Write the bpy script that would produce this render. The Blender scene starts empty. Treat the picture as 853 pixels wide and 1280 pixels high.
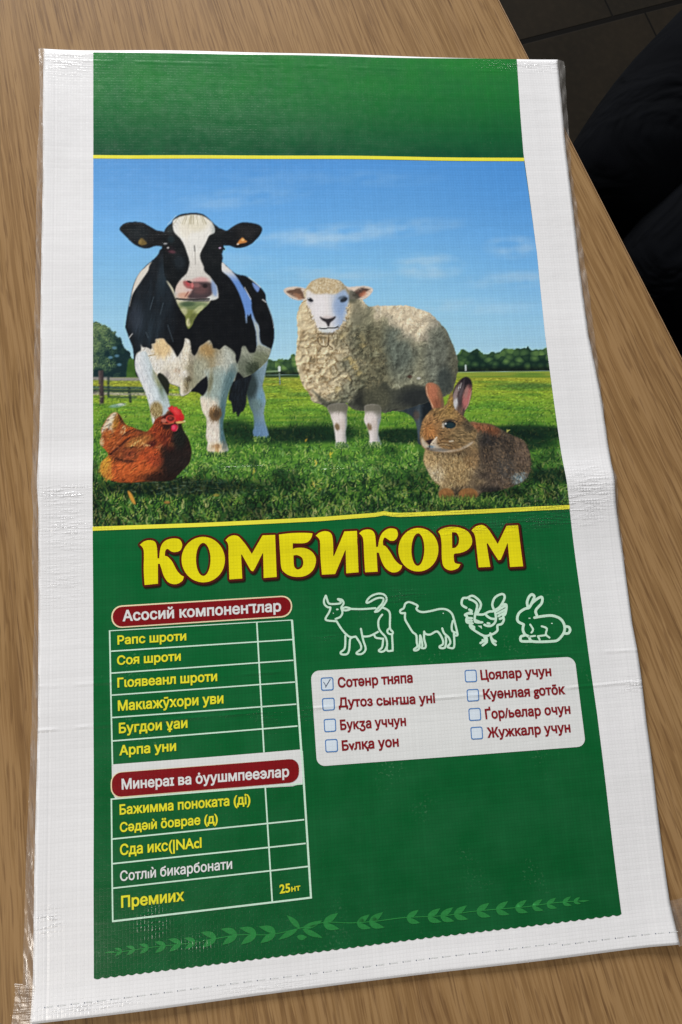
import bpy, math, random
import numpy as np
from mathutils import Matrix, Vector, geometry

# ---------------------------------------------------------------- camera, light, exposure
F_PX, IMG_W, IMG_H = 850.0, 853.0, 1280.0          # focal length in units of the sack's layout drawing
TILT, ROLL = math.radians(11.0), math.radians(29.0)  # nearly straight down, phone turned about its lens
CAM_H, TOP = 0.63, 0.75                              # lens above the table, table top above the floor

def _rx(a): c, s = math.cos(a), math.sin(a); return np.array([[1, 0, 0], [0, c, -s], [0, s, c]])
def _rz(a): c, s = math.cos(a), math.sin(a); return np.array([[c, -s, 0], [s, c, 0], [0, 0, 1]])
_R = _rx(TILT) @ _rz(ROLL)
def _flat(p, drop):
    p = np.atleast_2d(np.asarray(p, float))
    d = np.stack([(p[:, 0]-IMG_W/2)/F_PX, -(p[:, 1]-IMG_H/2)/F_PX, -np.ones(len(p))], 1) @ _R.T
    return d[:, :2]/-d[:, 2:3]*drop
_e = _flat([(118, 1222), (117, 67)], CAM_H); _e = _e[1]-_e[0]
AZ = math.pi/2 - math.atan2(_e[1], _e[0])            # turn the world so that the sack's long side runs along +Y
_R = _rz(AZ) @ _R
_C = _flat([(54, 63), (697, 77), (846, 1180), (40, 1278)], CAM_H).mean(0)
def lay(p, drop=CAM_H):
    """layout drawing of the sack (or of anything lying `drop` below the lens) -> metres on that plane"""
    return _flat(p, drop) - _C

scene = bpy.context.scene
COL = scene.collection
cam = bpy.data.cameras.new('camera'); cam_ob = bpy.data.objects.new('camera', cam); COL.objects.link(cam_ob)
cam.sensor_fit = 'VERTICAL'; cam.sensor_height = 36.0; cam.lens = 36.0*F_PX/IMG_H
cam.clip_start = 0.02; cam.clip_end = 60.0
_m = Matrix(_R.tolist()).to_4x4(); _m.translation = Vector((-_C[0], -_C[1], TOP+CAM_H)); cam_ob.matrix_world = _m
scene.camera = cam_ob

world = bpy.data.worlds.new("World"); scene.world = world; world.use_nodes = True
world.node_tree.nodes['Background'].inputs[0].default_value = (0.90, 0.95, 1.0, 1)
world.node_tree.nodes['Background'].inputs[1].default_value = 0.17

def area_light(name, loc, target, sx, sy, watts, color):
    l = bpy.data.lights.new(name, 'AREA'); l.shape = 'RECTANGLE'; l.size, l.size_y = sx, sy; l.energy = watts; l.color = color
    o = bpy.data.objects.new(name, l); COL.objects.link(o)
    o.location = loc; o.rotation_euler = (Vector(target)-Vector(loc)).to_track_quat('-Z', 'Y').to_euler()
    return o
area_light('window_light', (-1.0, 5.0, 2.75), (0.0, 0.0, TOP), 3.6, 1.4, 430.0, (1.0, 0.985, 0.965))
area_light('overhead_fill', (-1.7, -1.9, 2.9), (0.0, 0.0, TOP), 1.0, 1.0, 42.0, (1.0, 0.93, 0.84))  # added soft fill from above that evens out the light, not a real fixture

scene.view_settings.view_transform = 'Standard'; scene.view_settings.look = 'None'
scene.view_settings.exposure = 0.11; scene.view_settings.gamma = 1.0
# ---------------------------------------------------------------- printed photograph (artwork pigment, painted with numpy)
# artwork units: the same units the sack's layout is written in (see lay()), origin top left
PX0, PY0, PW, PH, SS = 110, 190, 610, 480, 2
RNG = np.random.default_rng(7)

def smooth(pts, closed=True, n=6):
    """Catmull-Rom through the points; a point given twice makes a corner"""
    P = np.array(pts, float); N = len(P); out = []
    t = np.linspace(0, 1, n, endpoint=False)[:, None]
    for i in range(N if closed else N - 1):
        if closed: p0, p1, p2, p3 = P[i-1], P[i], P[(i+1) % N], P[(i+2) % N]
        else: p0, p1, p2, p3 = P[max(i-1, 0)], P[i], P[i+1], P[min(i+2, N-1)]
        if np.allclose(p1, p2): continue
        out.append(.5*((2*p1) + (p2-p0)*t + (2*p0-5*p1+4*p2-p3)*t**2 + (3*p1-p0-3*p2+p3)*t**3))
    if not closed: out.append(P[-1:])
    return np.concatenate(out)

def zr(ox, oy, s, pts):
    return [(ox + x/s, oy + y/s) for x, y in pts]

CH, CW = PH*SS, PW*SS
YY, XX = np.mgrid[0:CH, 0:CW]
GX = PX0 + (XX + .5)/SS; GY = PY0 + (YY + .5)/SS

def blur(m, r):
    r = r*SS
    k = max(1, int(round(r)))
    for _ in range(2):
        for ax in (0, 1):
            pad = [(0, 0)]*m.ndim; pad[ax] = (k+1, k)
            c = np.cumsum(np.pad(m, pad, mode='edge'), axis=ax)
            n = m.shape[ax]; w = 2*k + 1
            a = np.take(c, np.arange(w, w+n), axis=ax); b = np.take(c, np.arange(0, n), axis=ax)
            m = (a-b)/w
    return m

def pmask(poly, soft=.4):
    P = (np.array(poly) - [PX0, PY0])*SS
    m = np.zeros((CH, CW), np.float32)
    y0, y1 = max(0, int(P[:, 1].min())-1), min(CH, int(P[:, 1].max())+2)
    if y1 <= y0: return m
    A, B = P, np.roll(P, -1, 0)
    for y in range(y0, y1):
        yc = y + .5
        c = (A[:, 1] <= yc) != (B[:, 1] <= yc)
        if not c.any(): continue
        a, b = A[c], B[c]
        xs = np.sort(a[:, 0] + (yc-a[:, 1])/(b[:, 1]-a[:, 1])*(b[:, 0]-a[:, 0]))
        for i in range(0, len(xs)-1, 2):
            l, r = max(0, int(np.ceil(xs[i]-.5))), min(CW, int(np.ceil(xs[i+1]-.5)))
            if r > l: m[y, l:r] = 1
    return blur(m, soft) if soft > 0 else m

def S(pts, soft=.4, n=6): return pmask(smooth(pts, n=n), soft)
def EL(cx, cy, rx, ry, soft=.5, rot=0.):
    c, s = math.cos(rot), math.sin(rot)
    u = ((GX-cx)*c + (GY-cy)*s)/rx; v = (-(GX-cx)*s + (GY-cy)*c)/ry
    d = np.sqrt(u*u + v*v)
    return np.clip((1-d)*min(rx, ry)/max(soft, .05) + .5, 0, 1)

def vnoise(sx, sy, seed, ang=0.):
    """smooth value noise over the canvas, cell size sx by sy artwork units"""
    r = np.random.default_rng(seed)
    c, s = math.cos(ang), math.sin(ang)
    u = ((GX-PX0)*c + (GY-PY0)*s)/sx; v = (-(GX-PX0)*s + (GY-PY0)*c)/sy
    u -= u.min(); v -= v.min()
    g = r.random((int(v.max())+3, int(u.max())+3))
    iu, iv = u.astype(int), v.astype(int); fu, fv = u-iu, v-iv
    fu = fu*fu*(3-2*fu); fv = fv*fv*(3-2*fv)
    return (g[iv, iu]*(1-fu)+g[iv, iu+1]*fu)*(1-fv) + (g[iv+1, iu]*(1-fu)+g[iv+1, iu+1]*fu)*fv
def fbm(s, seed, o=4):
    return sum(vnoise(s/2**i, s/2**i, seed+i)*.5**i for i in range(o))/sum(.5**i for i in range(o))

def worley(size, seed, ax=1., jit=.9):
    r = np.random.default_rng(seed)
    u = (GX-PX0)/size/ax; v = (GY-PY0)/size
    nx, ny = int(u.max())+3, int(v.max())+3
    gx = r.random((ny, nx))*jit; gy = r.random((ny, nx))*jit; gv = r.random((ny, nx))
    iu, iv = u.astype(int), v.astype(int)
    d1 = np.full(u.shape, 9.); d2 = np.full(u.shape, 9.); val = np.zeros(u.shape)
    for dy in (-1, 0, 1):
        for dx in (-1, 0, 1):
            a = np.clip(iu+dx, 0, nx-1); b = np.clip(iv+dy, 0, ny-1)
            d = np.hypot(iu+dx+gx[b, a]-u, iv+dy+gy[b, a]-v)
            n = d < d1
            d2 = np.where(n, d1, np.minimum(d2, d)); val = np.where(n, gv[b, a], val); d1 = np.minimum(d1, d)
    return d1, d2, val

IMG = np.zeros((CH, CW, 3))
def C3(c): return np.array(c, float)/255.
def put(m, col, op=1.):
    """lay pigment through a mask"""
    global IMG
    col = C3(col) if not isinstance(col, np.ndarray) else col
    a = (m*op)[..., None]
    IMG = IMG*(1-a) + col*a
def lin(a, b, t):
    return C3(a)*(1-t[..., None]) + C3(b)*t[..., None]
def ss(a, b, x):
    t = np.clip((x-a)/(b-a), 0, 1); return t*t*(3-2*t)

def strokes(x, y, ang, ln, col, op=.8, wd=1, bend=0., inside=None, batch=200, taper=True):
    """many short hair / blade strokes; later strokes lie over earlier ones"""
    n = len(x)
    ang = np.broadcast_to(ang, n).astype(float); ln = np.broadcast_to(ln, n); bend = np.broadcast_to(bend, n)
    op = np.broadcast_to(op, n)
    for s in range(0, n, batch):
        e = slice(s, min(n, s+batch))
        px, py, a = x[e].copy(), y[e].copy(), ang[e].copy()
        st = max(2, int(ln[e].max()*SS))
        for k in range(st):
            al = (k < ln[e]*SS)
            for w in range(wd if not taper else max(1, int(round(wd*(1-k/st)+.3)))):
                ix = ((px-PX0)*SS + w).astype(int); iy = ((py-PY0)*SS).astype(int)
                ok = al & (ix >= 0) & (ix < CW) & (iy >= 0) & (iy < CH)
                jx, jy = ix[ok], iy[ok]
                o = op[e][ok]
                if inside is not None: o = o*inside[jy, jx]
                o = o[:, None]
                IMG[jy, jx] = IMG[jy, jx]*(1-o) + col[e][ok]*o
            px += np.cos(a)/SS; py += np.sin(a)/SS; a += bend[e]/SS

def scatter(m, n, seed):
    r = np.random.default_rng(seed)
    iy, ix = np.nonzero(m > .5)
    k = r.integers(0, len(ix), n)
    return PX0 + (ix[k]+r.random(n))/SS, PY0 + (iy[k]+r.random(n))/SS, r

def fur(m, n, seed, ang, spread, ln, amp, op=.5, wd=1, bend=.0):
    """hair: strokes that take the pigment under them, a little lighter or darker"""
    x, y, r = scatter(m, n, seed)
    ix = np.clip(((x-PX0)*SS).astype(int), 0, CW-1); iy = np.clip(((y-PY0)*SS).astype(int), 0, CH-1)
    a = ang(x, y) if callable(ang) else ang
    a = a + r.normal(0, spread, n)
    f = 1 + r.normal(0, amp, n)
    col = np.clip(IMG[iy, ix]*f[:, None] + r.normal(0, amp*.04, n)[:, None], 0, 1)
    strokes(x, y, a, ln*(.5+r.random(n)), col, op, wd, r.normal(0, 1, n)*bend, inside=m)

def line(pts, w, col, op=1., soft=.3, smoothn=6):
    P = smooth(pts, closed=False, n=smoothn) if smoothn > 1 else np.array(pts, float)
    m = np.zeros((CH, CW)); w = w/2
    for a, b in zip(P[:-1], P[1:]):
        x0, x1 = min(a[0], b[0])-w-2, max(a[0], b[0])+w+2; y0, y1 = min(a[1], b[1])-w-2, max(a[1], b[1])+w+2
        i0, i1 = max(0, int((x0-PX0)*SS)), min(CW, int((x1-PX0)*SS)+1); j0, j1 = max(0, int((y0-PY0)*SS)), min(CH, int((y1-PY0)*SS)+1)
        if i1 <= i0 or j1 <= j0: continue
        X, Y = GX[j0:j1, i0:i1], GY[j0:j1, i0:i1]
        d = b-a; L = max(1e-6, (d*d).sum()); t = np.clip(((X-a[0])*d[0]+(Y-a[1])*d[1])/L, 0, 1)
        dd = np.hypot(X-a[0]-t*d[0], Y-a[1]-t*d[1])
        m[j0:j1, i0:i1] = np.maximum(m[j0:j1, i0:i1], np.clip((w-dd)/max(soft, .05)+.5, 0, 1))
    put(m, col, op)
    return m

def paint_sky_and_field():
    global IMG
    t = np.clip((GY-195)/275, 0, 1)
    r = np.interp(t, [0, .25, .5, .75, 1], [80, 102, 128, 158, 182])
    g = np.interp(t, [0, .25, .5, .75, 1], [150, 170, 191, 209, 220])
    b = np.interp(t, [0, .25, .5, .75, 1], [222, 234, 241, 245, 246])
    IMG = np.stack([r, g, b], -1)/255.
    lx = np.exp(-((GX-110)/170)**2)*.35
    IMG = IMG*(1-lx[..., None]*.5) + C3((150, 196, 236))*lx[..., None]*.5
    rt = ss(480, 700, GX)*(1-t)*.35
    IMG = IMG*(1-rt[..., None]) + C3((64, 138, 220))*rt[..., None]
    for cx, cy, rx, ry, o, an in ((440, 292, 115, 11, .30, -.09), (398, 302, 44, 9, .22, .1), (535, 334, 40, 15, .32, 0), (640, 310, 30, 13, .30, 0), (640, 350, 54, 9, .28, -.05), (410, 345, 60, 10, .18, 0), (300, 250, 70, 12, .2, -.1),
                                  (345, 225, 60, 9, .12, 0), (470, 225, 60, 9, .12, 0), (600, 385, 60, 9, .2, 0), (300, 330, 40, 12, .12, 0), (480, 350, 60, 8, .14, 0)):
        put(np.clip(EL(cx, cy, rx, ry, 9, an)*((vnoise(34, 7, int(cx), an-.06)*.6+fbm(14, int(cx)+3, 3)*.6)*1.9-.55), 0, 1), (218, 230, 242), o)
    IMG *= (1 + (RNG.normal(0, .012, (CH, CW)))[..., None])
    # far wood
    hz = 473 - (GX-117)/590*9
    n1 = fbm(26, 31, 4)
    top = hz - np.interp(GX, [110, 160, 175, 330, 345, 360, 368, 376, 560, 572, 580, 592, 604, 612, 634, 648, 664, 684, 710],
                         [24, 26, 20, 18, 21, 19, 24, 20, 20, 25, 27, 29, 22, 25, 28, 27, 28, 29, 29]) - (fbm(9, 44, 3)-.5)*12
    wd = np.clip((GY-top)*1.2, 0, 1)*np.clip((hz-GY)*1.2+.5, 0, 1)
    d1, d2, vv = worley(7.5, 5, 1.25)
    lit = np.clip(1.15-d1*1.25 + (top+12-GY)*.03, 0, 1)*(.25+.85*vv)
    wc = lin((18, 44, 36), (110, 146, 78), np.clip(lit*.9+(n1-.5)*.5, 0, 1))
    wc = wc*(1-.5*ss(-9, 0, GY-hz)[..., None])
    put(wd, wc)
    # left tree
    crown = smooth([(112, 408), (122, 406), (131, 409), (138, 413), (145, 416), (149, 424), (155, 430), (158, 438), (163, 448), (165, 460), (164, 474), (166, 486), (110, 488), (108, 440)], n=5)
    cm = pmask(crown, .4); n2 = fbm(14, 61, 4)
    cm = np.clip((blur(cm, 4)*2.2-.75 + (fbm(9, 66, 4)-.5)*2.6)*2.2*(blur(cm, 2) > .05), 0, 1)*(GY < 489)
    tl = np.clip((n2-.4)*2.4 + (150-GX)*.010 + (430-GY)*.008, 0, 1)
    put(cm, lin((14, 42, 46), (112, 138, 90), np.clip(tl+(fbm(5, 62, 2)-.5)*.9, 0, 1)))
    x, y, r = scatter(cm, 1500, 71)
    lt = np.clip((435-y)/40+(150-x)/60, 0, 1)*r.random(1500)
    strokes(x, y, r.random(1500)*6.3, 1.6, C3((20, 46, 48))*(1-lt[:, None])+C3((150, 166, 112))*lt[:, None], .8, 2, taper=False)
    for cx, cy in ((144, 436), (147, 446), (139, 448), (150, 457)): put(EL(cx, cy, 2.8, 1.8, 1.5), (120, 168, 200), .6)
    gb = S([(161, 452), (168, 450), (176, 456), (178, 480), (160, 482)])
    put(gb, lin((40, 70, 30), (84, 124, 46), fbm(9, 77)))
    # field
    gm = np.clip((GY-hz)*1.2, 0, 1)
    d = np.clip((GY-hz)/190, 0, 1)
    r = np.interp(d, [0, .05, .12, .22, .45, .8, 1], [128, 158, 150, 118, 92, 64, 62])
    g = np.interp(d, [0, .05, .12, .22, .45, .8, 1], [150, 164, 172, 160, 142, 110, 108])
    b = np.interp(d, [0, .05, .12, .22, .45, .8, 1], [62, 56, 54, 50, 48, 40, 42])
    put(gm, np.stack([r, g, b], -1)/255.)
    st = vnoise(46, 3.2, 81); st2 = vnoise(22, 2.0, 83)
    put(gm*ss(.45, .9, st)*(d < .5), (62, 118, 42), .5)
    put(gm*ss(.6, .95, st2)*(d < .4), (168, 182, 70), .35)
    put(np.clip(EL(660, 483, 42, 3.5, 3)*gm, 0, 1), (40, 88, 48), .6)
    put(np.clip(EL(385, 494, 30, 3, 3)*gm, 0, 1), (46, 96, 46), .5)
    # fence on the left
    for x0, y0, x1, y1, c in ((112, 472.5, 178, 476.5, (150, 146, 142)), (112, 484, 182, 487, (58, 84, 84)), (112, 491, 184, 495, (158, 156, 136)), (205, 492, 232, 495, (150, 150, 120)), (112, 487.5, 182, 491, (40, 62, 56)), (136, 496, 172, 498.5, (66, 88, 60))):
        put(pmask([(x0, y0), (x1, y0+.6), (x1, y1+.6), (x0, y1)]), c, .95)
    line([(112, 494), (118, 492), (127, 489)], 2.5, (96, 92, 92), .8)
    put(pmask([(135, 470), (138, 470), (138, 498), (135, 497)]), (36, 52, 52), .8)
    pm = pmask([(124, 464.5), (130.3, 464), (131, 505), (125.8, 507)])
    put(pm, lin((104, 90, 88), (46, 38, 42), np.clip((GX-124)/6.5, 0, 1)))
    fur(pm, 120, 3, 1.57, .1, 6, .25)
    line([(162, 486), (164, 503)], 3.5, (34, 48, 44), .8)
    put(EL(147.5, 508, 10, 2.2, 1.2, -.15), (128, 166, 150), .9); put(EL(152, 506.5, 5, 1.5, 1, -.1), (196, 206, 190), .8)
    # post and rail on the right of the cow
    line([(333, 465.5), (350, 464.5)], 1.6, (140, 170, 128), .9); line([(333, 471.5), (372, 471)], 3, (20, 40, 34), .7)
    line([(349.3, 460), (349.5, 464)], 3.4, (204, 220, 214)); line([(349.5, 468), (350.2, 481)], 1.8, (120, 140, 130)); line([(223, 482), (226, 494)], 2, (110, 150, 120), .6)
    line([(581.4, 458), (581.5, 464)], 2.2, (190, 214, 214))

def grass():
    hz = 473 - (GX-117)/590*9
    # cast darks in the printed grass
    def dk(m, o): put(m, (10, 34, 26), o)
    dk(EL(345, 545, 72, 10, 8), .85); dk(EL(292, 535, 26, 9, 6), .7); dk(EL(400, 543, 50, 11, 7), .8); dk(EL(505, 546, 44, 10, 5), .85)
    dk(EL(665, 541, 62, 8.5, 4, .03), .85); dk(EL(640, 552, 50, 14, 6), .8); dk(EL(688, 597, 44, 9, 5), .9)
    dk(EL(225, 611, 82, 11, 6), .9); dk(EL(170, 612, 42, 10, 6), .7); dk(EL(600, 617, 50, 8, 6), .6); dk(EL(300, 609, 60, 7, 7), .55); dk(EL(120, 640, 14, 26, 9), .5)
    pt = fbm(34, 97, 3); put(ss(.50, .75, pt)*ss(500, 560, GY)*(GY > 480), (22, 56, 28), .6); put(ss(.55, .72, fbm(16, 98, 3))*ss(540, 580, GY), (16, 46, 28), .55)
    base = IMG.copy()
    n = 13000
    r = np.random.default_rng(12)
    yy = 478 + (662-478)*r.random(n)**.8
    xx = PX0 + PW*r.random(n)
    o = np.argsort(yy); xx, yy = xx[o], yy[o]
    d = np.clip((yy-470)/185, 0, 1)
    ix = np.clip(((xx-PX0)*SS).astype(int), 0, CW-1); iy = np.clip(((yy-PY0)*SS).astype(int), 0, CH-1)
    b0 = base[iy, ix]
    lum = b0.mean(1)
    k = r.random(n)
    lite = np.array([[150, 190, 80], [184, 206, 96], [122, 170, 66], [134, 184, 108], [208, 218, 138]])[r.integers(0, 5, n)]/255.
    dark = np.array([[24, 58, 26], [14, 42, 26], [40, 82, 32], [20, 54, 40]])[r.integers(0, 4, n)]/255.
    sh = np.clip((lum-.12)/.22, .10, 1)[:, None]
    clump = fbm(13, 91, 3)[iy, ix]
    pick = (k < np.clip(.10+1.0*(clump-.2), .08, .8))[:, None]
    col = np.where(pick, lite*(.30+.70*sh), dark*(.4+.6*sh))
    mixf = (.55+.45*d)[:, None]
    col = b0*(1-mixf) + col*mixf
    ang = -1.57 + r.normal(0, .75, n)
    ln = (1.4+8.0*d**1.2)*(.6+.8*r.random(n))
    ang = np.where(r.random(n) < .30, r.random(n)*6.3, ang)
    for lo, hi, w in ((0, .35, 2), (.35, .7, 3), (.7, 2, 4)):
        k_ = (d >= lo) & (d < hi); strokes(xx[k_], yy[k_], ang[k_], ln[k_], col[k_], .5+.42*d[k_], w, r.normal(0, .16, k_.sum()), batch=60)
    n = 4200; xx = PX0+PW*r.random(n); yy = 474+46*r.random(n)**1.3     # far tufts
    ix = np.clip(((xx-PX0)*SS).astype(int), 0, CW-1); iy = np.clip(((yy-PY0)*SS).astype(int), 0, CH-1); b1 = base[iy, ix]; k1 = r.random((n, 1))
    ok_ = b1[:, 1] > b1[:, 2]+.06
    cc = np.where(k1 < .45, np.clip(b1*1.35+.03, 0, 1), b1*.68); strokes(xx[ok_], yy[ok_], (-.3+.6*r.random(n))[ok_], (2+3*r.random(n))[ok_], cc[ok_], .5, 2)
    # bright tips and flowers
    n = 1100
    xx = PX0+PW*r.random(n); yy = 490+170*r.random(n)
    ix = np.clip(((xx-PX0)*SS).astype(int), 0, CW-1); iy = np.clip(((yy-PY0)*SS).astype(int), 0, CH-1)
    okk = base[iy, ix].mean(1) > .26
    strokes(xx[okk], yy[okk], r.random(okk.sum())*6, 1.2, C3((206, 218, 120))*np.ones((okk.sum(), 1)), .6, 2, taper=False)
    for cx, cy, c in ((396, 580, (196, 184, 60)), (412, 569, (206, 190, 60)), (392, 607, (196, 190, 84)), (318, 588, (190, 190, 70)), (382, 553, (180, 150, 50)), (633, 540, (214, 214, 110)), (400, 612, (150, 160, 60))):
        for q in range(4): line([(cx, cy), (cx+r.normal(0, 2.2), cy+r.normal(0, 2.2))], 1.1, c, .9, smoothn=1)
    put(S([(161, 614.5), (165, 617), (169, 624), (171, 632), (166, 628), (163, 622)]), (206, 150, 62)); put(EL(210, 629, 4, 1.8, 1), (160, 120, 60), .9); put(EL(271, 620, 4, 1.8, 1), (150, 140, 60), .8)
    # shine streaks in the dark under the hen
    for i in range(46):
        cx = 150+100*r.random(); cy = 603+16*r.random(); line([(cx, cy), (cx+2+5*r.random(), cy+.3)], .6, (150, 170, 150), .25+.3*r.random(), smoothn=1)
    for i in range(60):
        cx = 210+110*r.random(); cy = 600+18*r.random(); line([(cx, cy), (cx+3+9*r.random(), cy-.3)], .5, (70, 96, 84), .5, smoothn=1)
def paint_cow():
    BK = (9, 12, 17)
    # --- tail and far hind leg
    leg = S([(312, 462), (333.5, 452), (333, 462), (331, 472), (328.5, 484), (331.5, 495), (332.3, 504), (330.3, 515), (331, 526), (335, 540), (336, 547.5), (331, 549), (327, 547), (321, 549.5), (316.4, 542), (318, 534), (316.8, 519), (312, 507), (308.6, 490), (312, 476)])
    f = np.clip((GX-308)/24, 0, 1)
    put(leg, lin((70, 92, 96), (134, 160, 176), f)); put(leg*ss(515, 540, GY), (96, 132, 176), .7); put(leg*EL(313, 482, 9, 17, 5), (34, 46, 46), .8)
    put(leg*EL(327, 497, 5, 10, 5), (116, 156, 178), .8); put(leg*EL(321, 506, 8, 7, 5), (100, 124, 120), .6)
    fur(leg, 500, 5, 1.5, .2, 4, .14)
    tail = S([(290, 478), (300, 462), (314, 470), (312, 480), (309, 492), (308, 505), (304.5, 514), (301, 516), (298, 522), (295, 515), (292, 517), (289.5, 503), (286, 499)])
    put(tail, (18, 24, 30)); fur(tail, 300, 6, 1.6, .15, 8, .5)
    allm = np.maximum(leg, tail)
    # --- body
    body = S([(205, 312), (198.6, 319.8), (191, 327.4), (182, 335), (174, 345), (168, 357), (164.5, 371), (161.7, 383.4), (159.4, 396.3), (157.6, 409.2), (158.8, 414), (162.9, 425.6), (167, 436.2), (168.2, 449), (170, 461), (174.1, 472.8), (200, 476), (211.6, 479.5), (219.8, 482.5), (225, 485), (225.6, 492.7), (228, 495.5), (235, 493.3), (239.7, 489.5), (249, 491.5), (254, 495), (262, 488), (290, 478), (312, 470), (322, 463), (330, 456), (334.4, 450.3), (339.1, 438.5), (342.6, 425.6), (342.9, 412.8), (340.9, 399.9), (336.8, 388.1), (332.6, 377), (332.4, 371), (330, 365.9), (325, 360.5), (316.2, 353), (312, 350), (306.8, 346.8), (297.4, 345), (290.4, 340.9), (277.5, 329), (262, 318), (240, 312)])
    put(body, BK)
    # gloss on the left shoulder
    put(body*EL(190, 385, 26, 60, 22, .12)*(.35+.9*vnoise(5, 34, 15, .1)), (34, 45, 54), .9)
    put(body*EL(170, 398, 9, 18, 8), (58, 66, 80), .55); put(body*EL(205, 345, 7, 28, 6, .15), (40, 54, 64), .5)
    fur(body, 2600, 8, lambda x, y: 1.75-(x-180)*.002, .12, 9, .35, .35)
    for a, b in (((204.5, 380), (201, 394)), ((210, 407), (217, 428)), ((183, 416), (186, 423)), ((193, 372), (188, 388))): line([a, b], 1.0, (74, 88, 98), .7)
    line([(162, 423.5), (166.3, 418)], 1.1, (226, 228, 226))
    # far white shoulder, left
    put(S([(190.5, 328.5), (180, 337.5), (174, 344.4), (168.1, 357.3), (165, 370.5), (168, 366), (173, 359), (179, 350.3), (186, 340), (187.5, 334)], .5), (224, 218, 208)); line([(171, 360), (165.5, 371), (162.5, 384)], 1.0, (206, 208, 206), .8)
    # bluish white saddle patch and strip on the flank
    sad = S([(277.5, 329.5), (284, 335), (290.4, 340.9), (297, 349), (304, 360), (311, 370), (314.5, 377), (315.1, 387), (319.2, 401), (323.9, 409.2), (324.4, 421), (326.8, 430.3), (334, 435), (338.5, 439), (334, 452), (322, 462), (322, 440), (321.5, 432), (320.9, 424), (320.3, 416), (318, 407), (315, 398), (313.9, 393.5), (311.5, 396.5), (309.6, 394.5), (308.6, 406), (307.2, 398), (306, 389), (301.4, 374), (295, 360), (286.9, 348.5), (277.5, 340)], .4)
    put(sad, lin((222, 222, 222), (104, 146, 214), ss(338, 356, GY))); put(sad*ss(390, 410, GY), (172, 184, 186)); put(sad*ss(428, 440, GY), (150, 160, 140))
    line([(306, 361), (314, 376)], 1.0, (216, 218, 220), .8)
    put(S([(315.5, 355), (320, 357), (325, 361), (323.5, 366), (321.5, 366.5), (317.5, 361)], .4), (120, 152, 214)); line([(311, 348.5), (318, 354), (326, 361)], 1.0, (214, 220, 224), .9)
    line([(328.3, 376), (333, 379.5)], 1.2, (220, 220, 216)); line([(334, 381), (340, 397), (342.8, 412)], .8, (190, 196, 198), .6)
    # --- white chest and belly
    chest = pmask(smooth([(170.2, 460), (170.6, 446), (172.3, 442), (177, 438.3), (176, 429.8), (176, 429.8), (178.6, 434.4), (184, 435), (189.3, 437.4), (190.8, 434), (190.2, 430.9), (195.1, 429.6), (195.1, 425.1), (200, 424.2), (205.1, 424.5), (208.6, 429.2), (215.6, 436.2), (220.3, 444.4), (222.1, 447.5), (222.1, 447.5), (225, 443.2), (229.7, 435), (231.5, 426.8), (232.1, 423.7), (236.8, 425.6), (238.5, 430.3), (239.9, 442), (243.8, 446), (243.8, 446), (247.3, 440.9), (250, 434.2), (255.9, 430.3), (261.7, 426), (265.2, 430.3), (266.4, 436.2), (270, 436.4), (274.6, 438.2), (278, 435), (281.7, 432.5), (286.3, 435.4), (291, 438.5), (294.8, 444.4), (294.5, 450.3), (296.9, 456), (296.9, 456), (299.4, 450.3), (301.6, 440.9), (302.8, 434.6), (306.9, 433.6), (311, 440.9), (314.5, 442.2), (319.2, 440.9), (322.5, 433), (335, 436), (339, 439), (335, 451), (326, 460), (318, 468), (310, 476), (299, 466), (295.7, 468), (290, 481), (262, 486), (260, 472), (250, 477), (240, 489), (235, 493.3), (228, 495.5), (225.3, 492), (225.5, 485), (219.8, 482.3), (211.6, 478.8), (207, 472), (200.4, 468), (198, 476), (185, 478), (176, 474), (172, 466)], n=4), .35)
    chest = chest*(body > .3)
    put(chest, lin((226, 222, 212), (148, 152, 136), ss(236, 300, GX)))
    put(chest*EL(203, 434, 12, 13, 7), (220, 184, 126), .75); put(chest*EL(262, 446, 18, 17, 9), (140, 122, 84), .75); put(chest*EL(258, 438, 9, 9, 6), (168, 130, 76), .6)
    put(chest*EL(281, 455, 13, 20, 8), (196, 202, 196), .55); put(chest*EL(326, 452, 13, 13, 7), (98, 106, 80), .7); put(chest*EL(306, 462, 10, 16, 7), (96, 104, 88), .8); put(chest*EL(316, 461, 9, 8, 5), (40, 50, 36), .8)
    put(chest*EL(222, 466, 22, 16, 10), (222, 212, 192), .7); put(chest*EL(242, 470, 12, 20, 7), (128, 126, 96), .75); put(chest*EL(252, 462, 10, 18, 8), (160, 164, 146), .7); put(chest*EL(238, 455, 4, 22, 3), (136, 128, 108), .7)
    put(chest*EL(222, 463, 5, 2.5, 2), (176, 156, 136), .8); put(chest*EL(209, 468, 3.5, 6, 3, -.5), (150, 144, 140), .7); put(chest*EL(236, 474, 4, 3, 2), (70, 62, 46), .8); put(chest*EL(231, 467, 5, 5, 3), (232, 226, 216), .8)
    put(chest*EL(233, 484, 3.5, 9, 3), (122, 108, 74), .7); put(chest*EL(227.5, 484, 2, 9, 1.5), (226, 214, 190), .8)
    put(chest*EL(232, 442, 4.5, 15, 4, .12), (222, 212, 190), .8)
    fur(chest, 2600, 18, lambda x, y: 1.5+(x-225)*-.006, .4, 6, .13, .6, 2)
    for a, b in (((186, 449), (189, 458)), ((188, 456), (193, 466)), ((190, 462), (200, 473)), ((185, 446), (194, 444))): line([a, b], 1.6, (160, 138, 92), .6)
    # black under the belly
    und = S([(239, 489.5), (246, 483), (254, 475.5), (260.5, 470), (261, 484), (255.5, 496), (250, 492), (243, 490.5)], .4); put(und, (12, 14, 22))
    gap = S([(199, 467), (206.9, 471), (212, 478.5), (212, 486), (210.6, 494), (204, 488), (197, 478)], .5); put(gap, (30, 34, 26))
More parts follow.
